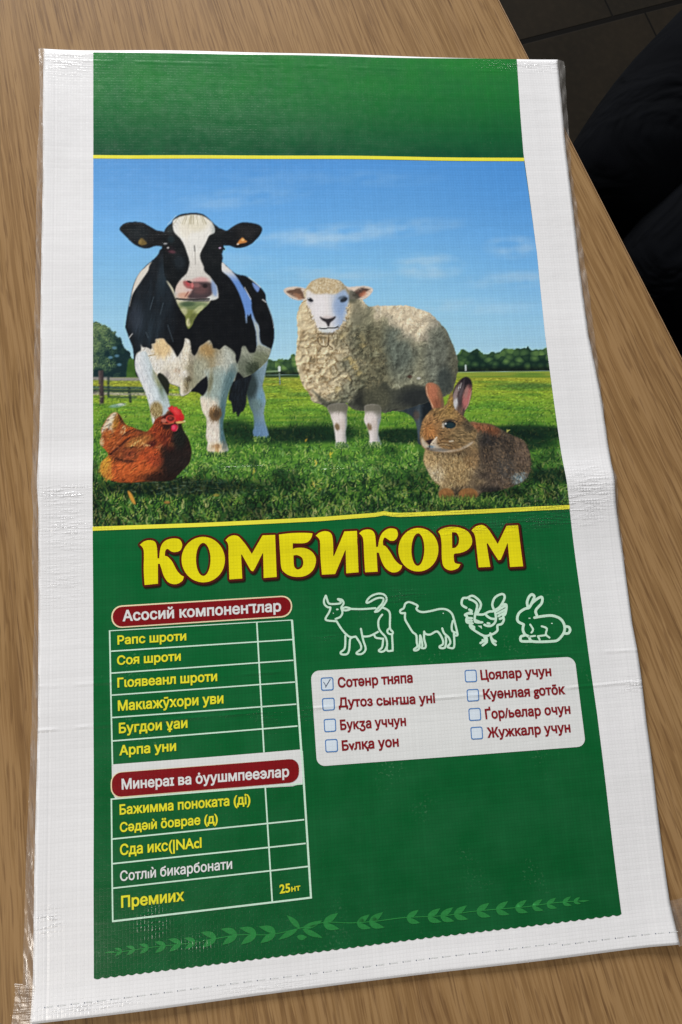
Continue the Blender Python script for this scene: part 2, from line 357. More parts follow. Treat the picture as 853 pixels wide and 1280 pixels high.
    # --- near forelegs
    l1 = S([(171, 446), (182, 440), (188, 452), (193, 464), (200, 478), (207, 490), (212.3, 504), (212.4, 516), (209, 525), (200, 534), (192.6, 532), (189.5, 520), (187.5, 509), (184, 496.2), (180, 485.7), (174.1, 472.8), (170, 461)], .4)
    f = np.clip((GX-(172+(GY-446)*.27))/24, 0, 1)
    put(l1, lin((222, 226, 232), (176, 196, 200), f)); put(l1*EL(205, 487, 6, 17, 5, -.35), (92, 112, 92), .75); put(l1*EL(198, 472, 6, 12, 5, -.4), (150, 150, 104), .7)
    put(l1*EL(208, 501, 3, 12, 2.5, -.2), (206, 220, 226), .7)
    fur(l1, 900, 21, 1.25, .15, 7, .10, .6, 2)
    kn = EL(196, 513, 8, 10, 4); put(l1*kn, (150, 128, 76), .8); x, y, r = scatter(l1*kn, 150, 22); strokes(x, y, 1.5+r.normal(0, .3, 150), 5*np.ones(150), np.where(r.random((150, 1)) < .5, C3((104, 84, 44)), C3((196, 178, 124))), .6)
    l2 = S([(258, 462), (298, 454), (298.5, 460), (295.7, 468), (289.9, 481.1), (285.2, 494), (282.5, 506.9), (281.7, 516.3), (279.5, 525.6), (278.9, 535), (281.7, 549), (285.2, 559.6), (285.6, 564.3), (279.3, 567), (271.1, 567.8), (260, 563.6), (260.4, 553.8), (258.2, 546.8), (258.8, 536.2), (258.6, 523.3), (254.7, 516.3), (252.2, 506.9), (251, 496), (254.7, 495), (260, 485.8), (260, 473)], .4)
    f = np.clip((GX-(262+(500-GY)*.18*(GY < 500)))/22, 0, 1)
    put(l2*ss(455, 472, GY), lin((172, 184, 176), (104, 134, 140), f))
    put(l2*EL(268, 480, 7, 22, 7, .2), (150, 166, 158), .7); put(l2*EL(285, 482, 5, 30, 5, .25), (78, 104, 108), .7); put(l2*EL(263, 478, 3.5, 14, 3, .15), (104, 96, 62), .6)
    put(l2*ss(494, 502, GY)*ss(277, 268, GX+(GY-500)*.0), (226, 214, 196)); put(l2*ss(493, 500, GY)*EL(258, 508, 9, 13, 5), (228, 216, 198))
    put(l2*EL(267, 538, 8, 22, 5), (226, 216, 204)); put(l2*EL(279, 530, 4, 28, 3), (62, 98, 108), .8); put(l2*EL(272, 560, 13, 8, 4), (222, 208, 180))
    put(l2*EL(269.5, 516.5, 8, 10, 2.5), (98, 72, 42), .9); put(l2*EL(271, 517, 4, 5, 3), (60, 48, 36), .7); put(l2*EL(266, 511, 3, 3, 2), (160, 120, 76), .7)
    put(l2*EL(271, 558, 6, 3, 2), (150, 110, 70), .8); put(l2*EL(272, 563, 2, 4, 1.5), (190, 152, 96), .8); put(l2*EL(281, 556, 3.5, 6, 2.5), (70, 84, 84), .7)
    fur(l2, 1100, 24, 1.6, .18, 6, .12, .6, 2)
    # --- head
    jaw = S([(208.5, 352), (214, 362), (219, 372.5), (222.7, 382), (228, 391), (232, 397), (233, 406), (236, 412), (240.4, 408), (243.8, 400), (250, 391.5), (257, 385), (264, 377), (262, 368), (235, 364), (222, 366), (215, 358)], .4)
    put(jaw, lin((214, 210, 184), (122, 130, 70), ss(374, 392, GY))); put(jaw*EL(244, 383, 18, 5, 3), (104, 124, 84), .8); put(jaw*EL(235, 381, 9, 3, 2), (56, 78, 56), .7); put(jaw*EL(249, 388, 8, 3.5, 2, -.6), (196, 200, 150), .8); put(jaw*EL(236, 404, 2.6, 5, 1.5), (222, 216, 176), .8); put(jaw*EL(241, 398, 3, 8, 2, .5), (96, 104, 56), .7); put(jaw*EL(229, 391, 5, 6, 3, .9), (206, 204, 170), .7)
    ear1 = S([(150.8, 286), (155.2, 281.4), (163.4, 279), (177.5, 279.3), (187, 284), (196.9, 289.6), (206, 292), (208, 305), (203.3, 309.2), (195.1, 308.8), (187, 311.6), (178.7, 311.5), (168.1, 306.5), (157.6, 296.5), (151, 289.6)], .4)
    ear2 = S([(274, 287.5), (283.4, 290.4), (290.4, 286), (298.6, 281.4), (306.8, 279.9), (320.9, 282), (327, 285.8), (327.5, 291), (323.4, 298.1), (315, 306.5), (305.7, 310.8), (296.3, 312), (287, 309), (279.3, 308.2), (274, 300)], .4)
    head = S([(206, 291), (211, 283.5), (215, 280.5), (218, 275), (226.8, 269.7), (240, 268), (247, 268.2), (255.2, 270.4), (263.4, 277), (268, 282), (275, 288), (279.6, 302), (279.9, 313), (278.2, 319), (278.9, 325), (277.5, 332), (277.5, 342), (276, 352), (274.4, 364), (274.2, 370.8), (272.3, 375.4), (264, 377.5), (250, 378), (228, 376.5), (220, 371), (217, 362), (211, 352), (206.6, 336), (204.6, 318), (203, 308)], .4)
    for e in (ear1, ear2):
        put(e, (10, 13, 17))
    put(ear1*EL(172, 292, 14, 9, 6), (24, 32, 36), .8); put(ear2*EL(309, 292, 13, 8, 6, -.3), (30, 28, 28), .7)
    fur(np.maximum(ear1, ear2), 500, 31, 0., .4, 5, .4, .4)
    put(S([(173.5, 305.5), (177, 299), (182, 302), (184.5, 306.5), (178, 308.3)], .7), (112, 92, 46)); put(EL(176, 304, 2, 2.5, 1.5), (140, 118, 66), .8)
    put(S([(296.6, 307.8), (299, 303), (303.2, 298.8), (306, 301.5), (309.6, 304), (306, 306), (302, 306.4)], .5), (200, 132, 66)); put(EL(304, 302, 2, 1.6, 1), (230, 176, 110)); put(EL(297.8, 307.4, 1.3, 1, .8), (226, 206, 190))
    put(head, (10, 15, 19))
    put(head*EL(214.5, 301, 4.5, 4.5, 3), (32, 50, 56), .6); put(head*EL(225, 329, 7, 9, 5, -.4), (36, 46, 54), .6); put(head*EL(213, 288, 4, 5, 3), (36, 46, 46), .8)
    line([(206, 322), (206.5, 340), (210, 352)], 1.2, (4, 8, 10), .8)
    fur(head, 900, 33, 1.7, .3, 4, .35, .4)
    blaze = S([(218, 276.2), (216.5, 280), (217.2, 288.1), (219.7, 293.6), (225.6, 299.3), (230.3, 306.9), (233.8, 316.3), (237.1, 326.8), (236.7, 335), (233.8, 343.2), (227, 350), (222, 357.5), (219.8, 363.5), (219, 370), (226, 376.2), (245, 377), (264, 376.8), (272.3, 374.6), (273.6, 370.5), (271.7, 360), (269, 356), (263.4, 347.9), (256.4, 340.9), (255.2, 335), (251.3, 325.6), (251.1, 318.6), (255.2, 310.4), (259.3, 302.2), (262.3, 296.3), (269, 292), (267, 282.3), (262.5, 277.2), (255, 272.2), (247, 270.3), (240, 270), (227, 272)], .4)
    put(blaze, lin((232, 230, 224), (214, 210, 204), ss(300, 350, GY))); put(blaze*EL(243, 281, 18, 10, 6), (222, 214, 190), .7); put(blaze*EL(232, 290, 8, 8, 5), (232, 226, 212), .7); put(blaze*ss(262, 270, GX)*(GY < 300), (150, 160, 160), .7)
    fur(blaze, 900, 35, lambda x, y: 1.57+(x-243)*.03*np.where(y < 300, 1, -.3), .15, 6, .07, .5)
    for i in range(26):
        xx = 242+RNG.normal(0, 8); line([(xx, 271), (242+(xx-242)*1.5, 282)], .7, (150, 140, 108) if i % 2 else (240, 236, 222), .55, smoothn=1)
    line([(244, 309), (244.5, 318), (245, 332)], 1.0, (150, 146, 140), .6); line([(243.6, 309), (244, 316)], 1.0, (60, 60, 60), .7)
    # muzzle
    put(blaze*EL(243, 361, 22, 9, 6), (206, 152, 142), .75); put(blaze*EL(252, 352, 9, 4, 3), (214, 160, 160), .8); put(blaze*EL(229, 361, 8, 8, 4), (226, 208, 196), .85); put(blaze*EL(231, 371, 9, 4, 3), (206, 140, 108), .6)
    put(blaze*S([(241, 355), (250, 354), (262, 354.5), (266, 358), (266, 368), (258, 374.5), (240, 375), (235, 372), (240, 366)], 1), (66, 52, 56), .95)
    put(blaze*EL(251, 364, 9, 5, 4), (108, 76, 76), .75); put(blaze*EL(246, 358, 5, 3, 2), (150, 104, 104), .8); put(blaze*EL(257, 359, 3, 2.5, 2), (34, 26, 30), .9)
    put(S([(229.5, 353.5), (234, 352.5), (240.5, 355), (243.5, 361), (240, 363.5), (234, 361.5), (230.5, 358)], .7), (150, 78, 78), .8); put(S([(232.5, 354.2), (235, 353.8), (238.6, 357.6), (236.4, 359.4), (234, 358)], .5), (190, 74, 80), .8); put(EL(237.5, 353.8, 3, 1.3, 1, .3), (40, 28, 32)); put(EL(241, 358, 1.6, 3, 1), (206, 120, 120)); put(EL(236, 363.8, 5, 1.6, 1), (216, 190, 186), .9)
    put(blaze*EL(268.5, 362, 3.5, 11, 2.5, -.15), (130, 160, 206), .85); put(blaze*EL(266, 374, 6, 2.5, 1.5), (214, 218, 214), .9)
    line([(221, 374.6), (240, 375.8), (262, 375.2)], 2.0, (36, 36, 34), .9); line([(236, 366), (232, 372)], 1.2, (120, 60, 56), .7)
    # eyes
    put(EL(213.5, 314, 6, 4.5, 3), (30, 22, 28), .9); put(EL(216, 316.5, 4.5, 2, 1.5, .2), (92, 52, 62), .85); put(EL(210.8, 311.4, 1.5, 1.0, .6), (236, 230, 230)); put(EL(207.4, 306.3, 2.6, 1.1, .8), (152, 154, 158)); put(EL(275.5, 312, 1.6, 1.0, .7), (190, 160, 196)); line([(276, 308), (281, 313.5)], 2.2, (14, 14, 22))
    put(blaze*EL(218.5, 367, 1.5, 6, 1), (170, 170, 160), .4)
    return [allm, body, l1, l2, jaw, ear1, ear2, head]
def paint_sheep():
    hind = S([(500, 505), (545, 490), (548, 505), (546, 520), (538, 535), (536, 556), (522.5, 556), (521.5, 545), (519.6, 531), (514.5, 522.2), (505, 516.5), (495, 514)], .4)
    put(hind, (44, 54, 62)); put(hind*EL(523, 530, 5, 22, 4), (84, 96, 104), .7); put(hind*EL(535, 520, 9, 26, 6), (18, 24, 28), .8); put(hind*EL(520, 520, 4, 6, 3), (88, 70, 58), .6)
    fur(hind, 400, 41, 1.5, .3, 4, .2)
    body = S([(384, 372), (378.1, 379.4), (373.2, 387.8), (371.1, 400.5), (372.2, 416), (371.1, 431.4), (369.7, 446.9), (370.5, 458.4), (374, 469.7), (378.3, 482.3), (384, 490), (386.7, 494.5), (391, 503), (399, 506), (405, 508.5), (412, 513), (424, 512), (433, 505), (436, 508.7), (444.4, 513.8), (457, 514.7), (466, 519), (474, 514.5), (480, 517), (492.6, 514.5), (501.6, 514), (520, 508), (547, 500), (560, 494), (565, 490), (569.7, 474.1), (572, 460), (571.3, 448.8), (567, 437), (563.4, 426.3), (557.1, 413.6), (547.2, 403), (537.4, 393.2), (523.3, 388), (509.2, 383.7), (485.3, 383.5), (470, 383.5), (460, 384.5), (453, 376), (445, 368), (430, 360), (400, 352)], .4)
    # fuzzy edge
    fz = fbm(3.2, 301, 2)
    body = np.clip(body*1.5-.25 + (fz-.5)*1.6*np.clip(4*body*(1-body)*2, 0, 1), 0, 1)
    # light side (printed): chest at left, and along the back
    lx = 432 + (GY-440)*-.10 + (vnoise(14, 14, 302)-.5)*34
    lx = np.where(GY > 470, lx-(GY-470)*.55+8, lx)
    chestlit = ss(lx+26, lx-26, GX)
    bl = (GY - np.interp(GX, [440, 462, 468, 495, 516, 532, 545, 552, 575], [372, 386, 397, 411, 430, 424, 412, 404, 400])) + (vnoise(9, 9, 303)-.5)*16
    backlit = ss(18, -20, bl)*(GX > 452)
    lit = np.clip(np.maximum(chestlit*ss(516, 488, GY+(GX-400)*.1), backlit), 0, 1)
    base = lin((138, 138, 116), (232, 215, 178), lit)
    base = base*(1-.25*ss(530, 570, GX)*(1-backlit))[..., None]
    base = np.where((backlit > .5)[..., None], base*.6+C3((224, 208, 190))*.4, base)
    put(body, base)
    put(body*EL(466, 455, 24, 55, 16)*(1-lit), (112, 108, 82), .6); put(body*EL(545, 440, 16, 50, 12), (96, 106, 104), .45); put(body*EL(500, 430, 20, 40, 14)*(1-lit), (92, 104, 98), .7)
    # curls: a relief of rolled locks, lit from the upper left as in the printed picture
    wx = (fbm(9, 411, 3)-.5)*13; wy = (fbm(9, 421, 3)-.5)*13
    def wl_(size, seed, ax):
        global GX, GY
        sx_, sy_ = GX, GY
        GX, GY = sx_+wx, sy_+wy
        try: return worley(size, seed, ax)
        finally: GX, GY = sx_, sy_
    d1, d2, v = wl_(8.5, 401, 1.25); e1, e2, w = wl_(4.3, 402, 1.1)
    ed = np.clip((d2-d1)*2.0, 0, 1); ed2 = np.clip((e2-e1)*2.0, 0, 1)
    rid = 0
    for q, (sc, an) in enumerate(((8, .9), (4.5, .5), (3.0, 1.2))):
        rid = rid + (1-np.abs(2*vnoise(sc*2.2, sc*.8, 430+q, an+0*q)-1))*(.6**q)
    front = ss(505, 450, GX + (vnoise(20, 20, 404)-.5)*50)
    Hf = np.sqrt(np.clip(1-d1*d1*.9, 0, 1))*3.0*np.clip(ed*3, 0, 1) + np.clip(1-e1, 0, 1)*1.6 + fbm(3, 440, 2)*1.2
    Hr = rid*3.0 + np.clip(1-e1, 0, 1)*2.0 + np.sqrt(np.clip(1-d1*d1*.9, 0, 1))*1.6*np.clip(ed*3, 0, 1)
    Hh = Hf*front + Hr*(1-front)
    gy, gx = np.gradient(blur(Hh, .75)); sh = np.clip(.5 - (gx*.75+gy*.65)*1.15, 0, 1)
    deep = np.clip((1-ed)*front*1.0, 0, 1)**1.5*np.clip(fbm(11, 450, 2)*2.2-.55, 0, 1)
    op = .40+.60*ss(385, 440, GY)
    IMGc = IMG*(1-(.60-sh)[..., None]*.80*op[..., None])
    put(body, np.clip(IMGc, 0, 1))
    put(body*deep*op, lin((26, 32, 26), (112, 84, 50), lit), .6)
    put(body*ss(.72, 1, sh)*.5, lin((140, 146, 126), (250, 238, 208), lit))
    # yellow glints and deep cracks on the breast
    put(body*EL(425, 455, 45, 38, 20)*(v > .82)*ed, (206, 182, 116), .55); put(body*EL(425, 455, 50, 50, 20)*(v < .10)*ed, (70, 60, 40), .55)
    x, y, r = scatter(body*EL(430, 455, 52, 52, 3), 520, 42)
    a = r.random(520)*6.3; lt = lit[((y-PY0)*SS).astype(int), ((x-PX0)*SS).astype(int)][:, None]
    strokes(x, y, a, 3.5+4*r.random(520), np.where(r.random((520, 1)) < .62, C3((40, 36, 28))*(1-lt)+C3((108, 80, 44))*lt, C3((150, 140, 106))*(1-lt)+C3((246, 226, 180))*lt), .5, 2, r.normal(0, .5, 520))
    fur(body*(GX > 440), 7000, 43, lambda x, y: 1.25-.5*np.sin(x*.11)+(x-520)*-.004+.7*np.sin(y*.16+x*.03), .5, 5, .2, .55, 1, .25)
    fur(body*(GX <= 440), 2600, 44, lambda x, y: x*.3+y*.25, 1.2, 3.2, .14, .45, 1, .5)
    # undersides
    und = S([(404, 508), (396, 497), (389, 488), (396, 492), (410, 503), (436, 504), (448, 498), (470, 488), (480, 478), (492, 488), (505, 484), (520, 482), (545, 492), (543, 512), (520, 516), (500, 515), (480, 517), (462, 516), (444, 514), (432, 508), (415, 512)], 1.2)
    put(und*body, (40, 44, 40), .62); put(body*EL(523, 499, 26, 13, 9), (28, 32, 36), .7); put(body*EL(455, 500, 14, 11, 6), (34, 36, 34), .7)
    put(body*EL(470, 500, 16, 16, 6), (92, 92, 74), .75); put(body*EL(556, 478, 10, 18, 7), (40, 50, 52), .6)
    put(np.clip(body*EL(470, 498, 17, 20, 9)*(1-ed2), 0, 1), (44, 46, 38), .4)
    put(EL(523, 474, 2.5, 1.5, 1), (214, 214, 206), .8); put(EL(512, 472, 3, 2, 1.5), (60, 34, 28), .7)
    # legs
    legs = []
    for P, sh in (([(410.6, 508), (433.1, 506), (433.3, 517.5), (433.6, 526), (433.1, 534.4), (432, 541), (432.4, 548.5), (433, 555), (434.4, 560), (420.3, 560.4), (419.6, 554), (418.2, 541.4), (416.2, 530.2), (413.4, 521)], 0), ([(456.8, 508), (474, 508), (476, 520), (475.6, 526), (473.4, 534), (472.4, 542.8), (474, 550), (475.4, 557.6), (462, 557.4), (461.6, 546), (458.3, 534.4), (455, 527), (456, 519)], 40)):
        m = S(P, .4); legs.append(m)
        x0 = 424+sh
        put(m, lin((226, 218, 216), (150, 150, 146), ss(x0, x0+11, GX))); put(m*ss(524, 512, GY), (96, 94, 80), .85)
        put(m*EL(x0-2, 523, 8, 7, 4), (226, 216, 212), .8); put(m*EL(x0-2.5, 534.5, 3.2, 4.5, 2, -.3), (112, 88, 58), .85); put(m*EL(x0+4, 532, 4, 7, 3), (206, 190, 180), .5); put(m*ss(x0+6, x0+10, GX)*ss(520, 530, GY), (130, 150, 160), .6)
        fur(m, 260, 45+sh, 1.57, .15, 4, .08)
        x, y, r = scatter(m*ss(552, 556, GY), 60, 47+sh)
        strokes(x, 561+0*y, -1.57+r.normal(0, .3, 60), 5+4*r.random(60), np.where(r.random((60, 1)) < .4, C3((150, 178, 100)), C3((52, 92, 44))), .9, 2)
    # head
    ears = []
    for P, I, I2 in (([(354.6, 364.8), (359.8, 361), (371.1, 360.2), (381.7, 362.3), (386, 368), (383, 375.5), (375.3, 377.2), (365.5, 375), (358.4, 370)], [(358, 366), (366, 363.5), (374, 361.8), (378.5, 368), (381, 374), (374, 375), (365, 371)], 0), ([(430, 359.5), (436, 360.4), (445.7, 359.6), (458.3, 359.4), (465.8, 363), (463, 369.5), (455, 375.6), (447, 375.4), (437, 374)], [(440, 370), (446, 363.5), (452, 361.6), (461, 363.4), (456, 367), (451, 372), (446, 375)], 1)):
        m = S(P, .4); ears.append(m); put(m, (222, 204, 188)); put(S(I, .6)*m, (92, 66, 52) if not I2 else (66, 48, 42), .9)
        put(m*(EL(372, 372, 6, 3, 2, .6) if not I2 else EL(453, 369, 5, 3, 2, -.7)), (176, 128, 100) if not I2 else (190, 112, 82), .7)
        fur(m, 200, 48+I2, 0.1, .3, 4, .1)
    put(EL(440, 372, 8, 8, 4)*body, (60, 64, 56), .7); put(EL(446, 392, 7, 16, 5)*body, (112, 110, 92), .6)
    wl = S([(380, 372), (382, 363), (386, 357), (391, 352.6), (402, 348.8), (413.3, 350), (424.6, 352.6), (431, 358.5), (437, 368), (430, 372), (416, 372), (396, 371), (388, 376)], .5)
    put(wl, lin((222, 208, 178), (150, 150, 138), ss(420, 436, GX))); put(np.clip(wl*(1-ed2)*.8, 0, 1), (150, 122, 78), .7); fur(wl, 700, 52, lambda x, y: x*.4+y, 1.2, 3, .12, .5, 1, .5)
    face = S([(383, 366), (387, 365), (391, 368.2), (398, 369.6), (408, 368.6), (417.5, 369.6), (424, 367), (430, 364), (435.8, 371), (435.4, 380), (434.6, 388), (433, 400.5), (429, 406), (424, 411.5), (417.5, 417), (411, 418.8), (404, 418), (396.4, 413.2), (393, 406), (390.3, 400.5), (387, 391), (384.6, 384), (382.6, 376)], 1.1)
    put(face, lin((230, 226, 226), (158, 180, 212), ss(408, 430, GX+(400-GY)*.06))); put(face*EL(424, 384, 8, 12, 5), (128, 158, 202), .5); put(face*EL(400, 384, 8, 14, 6), (238, 234, 238), .8); put(face*EL(432, 400, 3, 10, 3), (206, 208, 206), .5); put(face*EL(405, 414, 9, 4, 3), (206, 214, 214), .8); put(face*EL(388, 378, 4, 4, 3), (180, 178, 186), .5)
    fur(face, 500, 53, 1.57, .2, 4, .04, .5)
    x, y, r = scatter(np.clip(blur(face, 1.6)*(1-face)*4, 0, 1)*(GY > 384), 260, 54); strokes(x, y, r.random(260)*6.3, 2.5+2*r.random(260), np.where(r.random((260, 1)) < .6, C3((226, 208, 170)), C3((120, 100, 70))), .6, 2, r.normal(0, .4, 260))
    nx = S([(399.6, 397), (404, 398.8), (411, 399.4), (419.4, 396.6), (417.5, 401), (413, 404.5), (411.5, 409), (409.5, 409), (407.5, 404.5), (402.5, 401.5)], .5); put(nx, (50, 46, 50)); put(EL(410, 397.6, 7, 1.8, 1.2), (206, 192, 190), .6)
    line([(399.5, 411.4), (405, 412), (411, 411.2), (418, 411.2), (422.5, 409.4)], 1.5, (52, 54, 60)); put(EL(409, 418.4, 13, 1.7, 1), (70, 62, 48), .5)
    put(S([(384.6, 374.8), (387.8, 373.9), (391.4, 376.8), (391, 378.6), (388, 379), (385.4, 377)], .4), (34, 34, 42)); put(EL(386, 374.6, 1, .8, .5), (200, 206, 214))
    put(S([(425, 378), (427, 374.5), (431, 372.6), (434.4, 374.5), (432.4, 378), (427.4, 379.4)], .5), (36, 44, 56)); put(EL(427.5, 373.5, 5, 2.2, 1.5, -.3), (70, 84, 98), .6)
    line([(377.5, 380), (383, 377)], 1, (150, 120, 80), .7); line([(397, 424), (400, 432), (409, 434), (411, 423)], 1.4, (76, 56, 36), .7); line([(404, 425), (405, 433)], 1, (236, 224, 200), .8); line([(411, 420), (411, 432), (416, 436)], 1.4, (80, 64, 44), .7)
    return [body, hind, wl, face] + legs + ears
def paint_hen():
    out = S([(126.6, 556.5), (126.8, 549.7), (128.5, 545), (127.4, 538), (131, 531), (136, 523), (142, 517.3), (147.5, 517), (152, 522), (157.8, 531.3), (168.1, 535.5), (175, 538.6), (183.6, 540.4), (188, 537), (192.2, 532), (195, 526), (200.5, 521.6), (207, 520), (211, 514), (222, 515), (229, 524), (231.7, 527.5), (227.6, 530), (228.5, 535), (230.5, 540.4), (235.4, 548.1), (238.9, 558.4), (239.7, 568.7), (237, 579.9), (230.3, 587.6), (223.1, 594.8), (217.1, 600.4), (209.4, 602.2), (190, 602.8), (171.5, 604), (154.4, 604.6), (141.5, 601.8), (131, 596.4), (127.4, 586.6), (129.2, 578), (135.6, 571.8), (136.4, 568), (132, 562)], .5)
    put(out, lin((160, 76, 36), (44, 26, 20), ss(188, 222, GX+(GY-560)*.15)))
    put(out*EL(222, 572, 20, 32, 13), (28, 20, 18), .95); put(out*EL(203, 536, 13, 20, 7, -.5), (136, 54, 30), .9); put(out*EL(213, 548, 9, 14, 6), (76, 30, 22), .8); put(out*EL(225, 547, 9, 13, 6), (24, 28, 24), .85); put(out*EL(205, 598, 26, 7, 5), (34, 20, 16), .85); put(out*EL(215, 556, 3.5, 3, 2.5), (120, 74, 46), .6)
    # tail
    put(out*EL(141, 541, 14, 22, 6), (152, 76, 38), .95)
    put(out*S([(127, 548), (128, 538), (131.5, 530), (136.5, 522), (142, 516), (148, 516.5), (146, 523), (143.5, 530), (142.5, 541), (138, 537), (133, 537), (130, 542)], 1.2), (228, 210, 180), .95); put(out*EL(128.4, 553.5, 3, 6, 2), (216, 196, 148), .9)
    put(out*EL(146.5, 528, 3.5, 9, 2.5, .15), (168, 116, 48), .9); put(out*EL(136.5, 544, 3.5, 8, 2.5, -.5), (190, 108, 52), .85); put(out*EL(153, 524, 2.5, 8, 2, -.5), (54, 32, 22), .9)
    # body fluff and wing
    put(out*EL(134.5, 583, 8, 12, 4, .2), (212, 158, 50), .95); put(out*EL(138, 594, 8, 7, 4), (190, 122, 50), .8); put(out*EL(150, 585, 12, 13, 6), (168, 82, 40), .8)
    put(out*EL(172, 583, 26, 11, 8, -.25), (186, 88, 42), .85); put(out*EL(186, 568, 14, 12, 7), (172, 74, 38), .85); put(out*EL(196, 575, 9, 9, 6), (128, 52, 30), .7)
    put(out*S([(139, 570), (147, 562), (158, 551), (166, 544), (176, 540), (188, 540), (196, 549), (195, 556), (184, 560), (176, 567), (171, 577), (158, 577), (146, 574)], 1.2), (122, 62, 34), .95)
    put(out*EL(174, 552, 15, 6, 4, -.35), (176, 118, 60), .8); put(out*EL(163, 567, 9, 7, 3, -.3), (140, 68, 40), .8); put(out*EL(192, 555, 6, 3.5, 2, -.4), (70, 24, 22), .95)
    for a, b, c, w, col in (((139, 569), (152, 557), (163, 547), 2.6, (56, 26, 20)), ((158, 545), (170, 539), (178, 540), 2.6, (84, 46, 28)), ((142, 563), (150, 552), (158, 543), 1.6, (186, 104, 62)), ((146, 573.5), (158, 577), (170, 577.2), 2.6, (40, 20, 16)), ((165, 558), (172, 553.5), (177, 551), 1.8, (226, 172, 106)), ((179, 554), (183, 557), (188, 557.5), 1.6, (236, 190, 130)), ((155, 565), (162, 560), (172, 560), 1.4, (84, 42, 28)), ((160, 571), (166, 566), (174, 568), 1.4, (90, 40, 28)), ((152, 540), (156, 541), (158, 542), 1.8, (222, 170, 120)), ((156, 533), (157, 536), (157, 540), 1.6, (230, 190, 140)), ((196, 560), (199, 559), (203, 556.5), 2, (196, 118, 78)), ((152, 547), (160, 541), (168, 537), 1.5, (64, 30, 22)), ((148, 558), (152, 566), (154, 572), 1.3, (158, 92, 54))):
        line([a, b, c], w, col, .9)
    fur(out, 2600, 61, lambda x, y: 2.45-(x-150)*.004, .3, 6, .36, .6, 2, .12)
    x, y, r = scatter(out*EL(204, 538, 12, 18, 2, -.5), 170, 62); strokes(x, y, 2.0+r.normal(0, .2, 170), 6*np.ones(170), np.where(r.random((170, 1)) < .5, C3((186, 88, 48)), C3((70, 22, 18))), .55)
    # edge feathers on the rear
    x, y, r = scatter(out*EL(133, 590, 9, 16, 2), 160, 63); strokes(x, y, 2.3+r.normal(0, .4, 160), 5*np.ones(160), np.where(r.random((160, 1)) < .5, C3((226, 176, 76)), C3((170, 104, 40))), .6)
    # head
    put(S([(204, 521.5), (210, 518), (216, 516), (221, 519), (224, 525), (222, 531), (215, 534), (207, 534), (202, 530)], .8), (70, 24, 20))
    comb = S([(210.5, 511), (213, 509.5), (215.4, 507.6), (218, 509.6), (221, 508.8), (223.4, 511.6), (226.4, 512.6), (228.2, 517), (230.4, 520), (230, 525), (227, 527.6), (221, 528.6), (219.5, 524), (217, 518), (213, 514.4)], .4)
    put(comb, (206, 38, 44)); put(comb*EL(220, 514, 6, 3, 3, .8), (232, 78, 78), .8); put(comb*EL(226, 523, 4, 5, 3), (190, 30, 36), .7); fur(comb, 90, 64, .9, .3, 4, .15)
    put(EL(214, 524.5, 6.4, 5, .8), (196, 66, 56)); put(EL(214, 524, 4.4, 3.2, .8), (96, 32, 30)); put(EL(213.5, 523.4, 2.2, 1.6, .8), (150, 60, 50)); put(EL(205.5, 526.5, 3.4, 2.6, 1, .1), (190, 110, 92), .95); line([(204, 530), (210, 530.5), (218, 529)], 1.4, (206, 100, 66), .9)
    put(EL(218.6, 535.5, 4.4, 4.4, .7), (196, 34, 66)); put(EL(217.6, 535, 2.2, 2.6, 1.2), (234, 92, 120), .8); line([(222.5, 530), (223, 535), (221, 539)], 1.1, (170, 100, 84), .8)
    put(S([(220, 528), (226, 527), (231.8, 526.8), (231, 528.8), (227, 529.8), (222, 530)], .4), (222, 186, 112)); put(EL(231.2, 527.2, 1.2, 1, .6), (236, 224, 160))
    put(EL(209, 535, 5, 3, 2), (24, 18, 16), .7)
    return [out, comb]

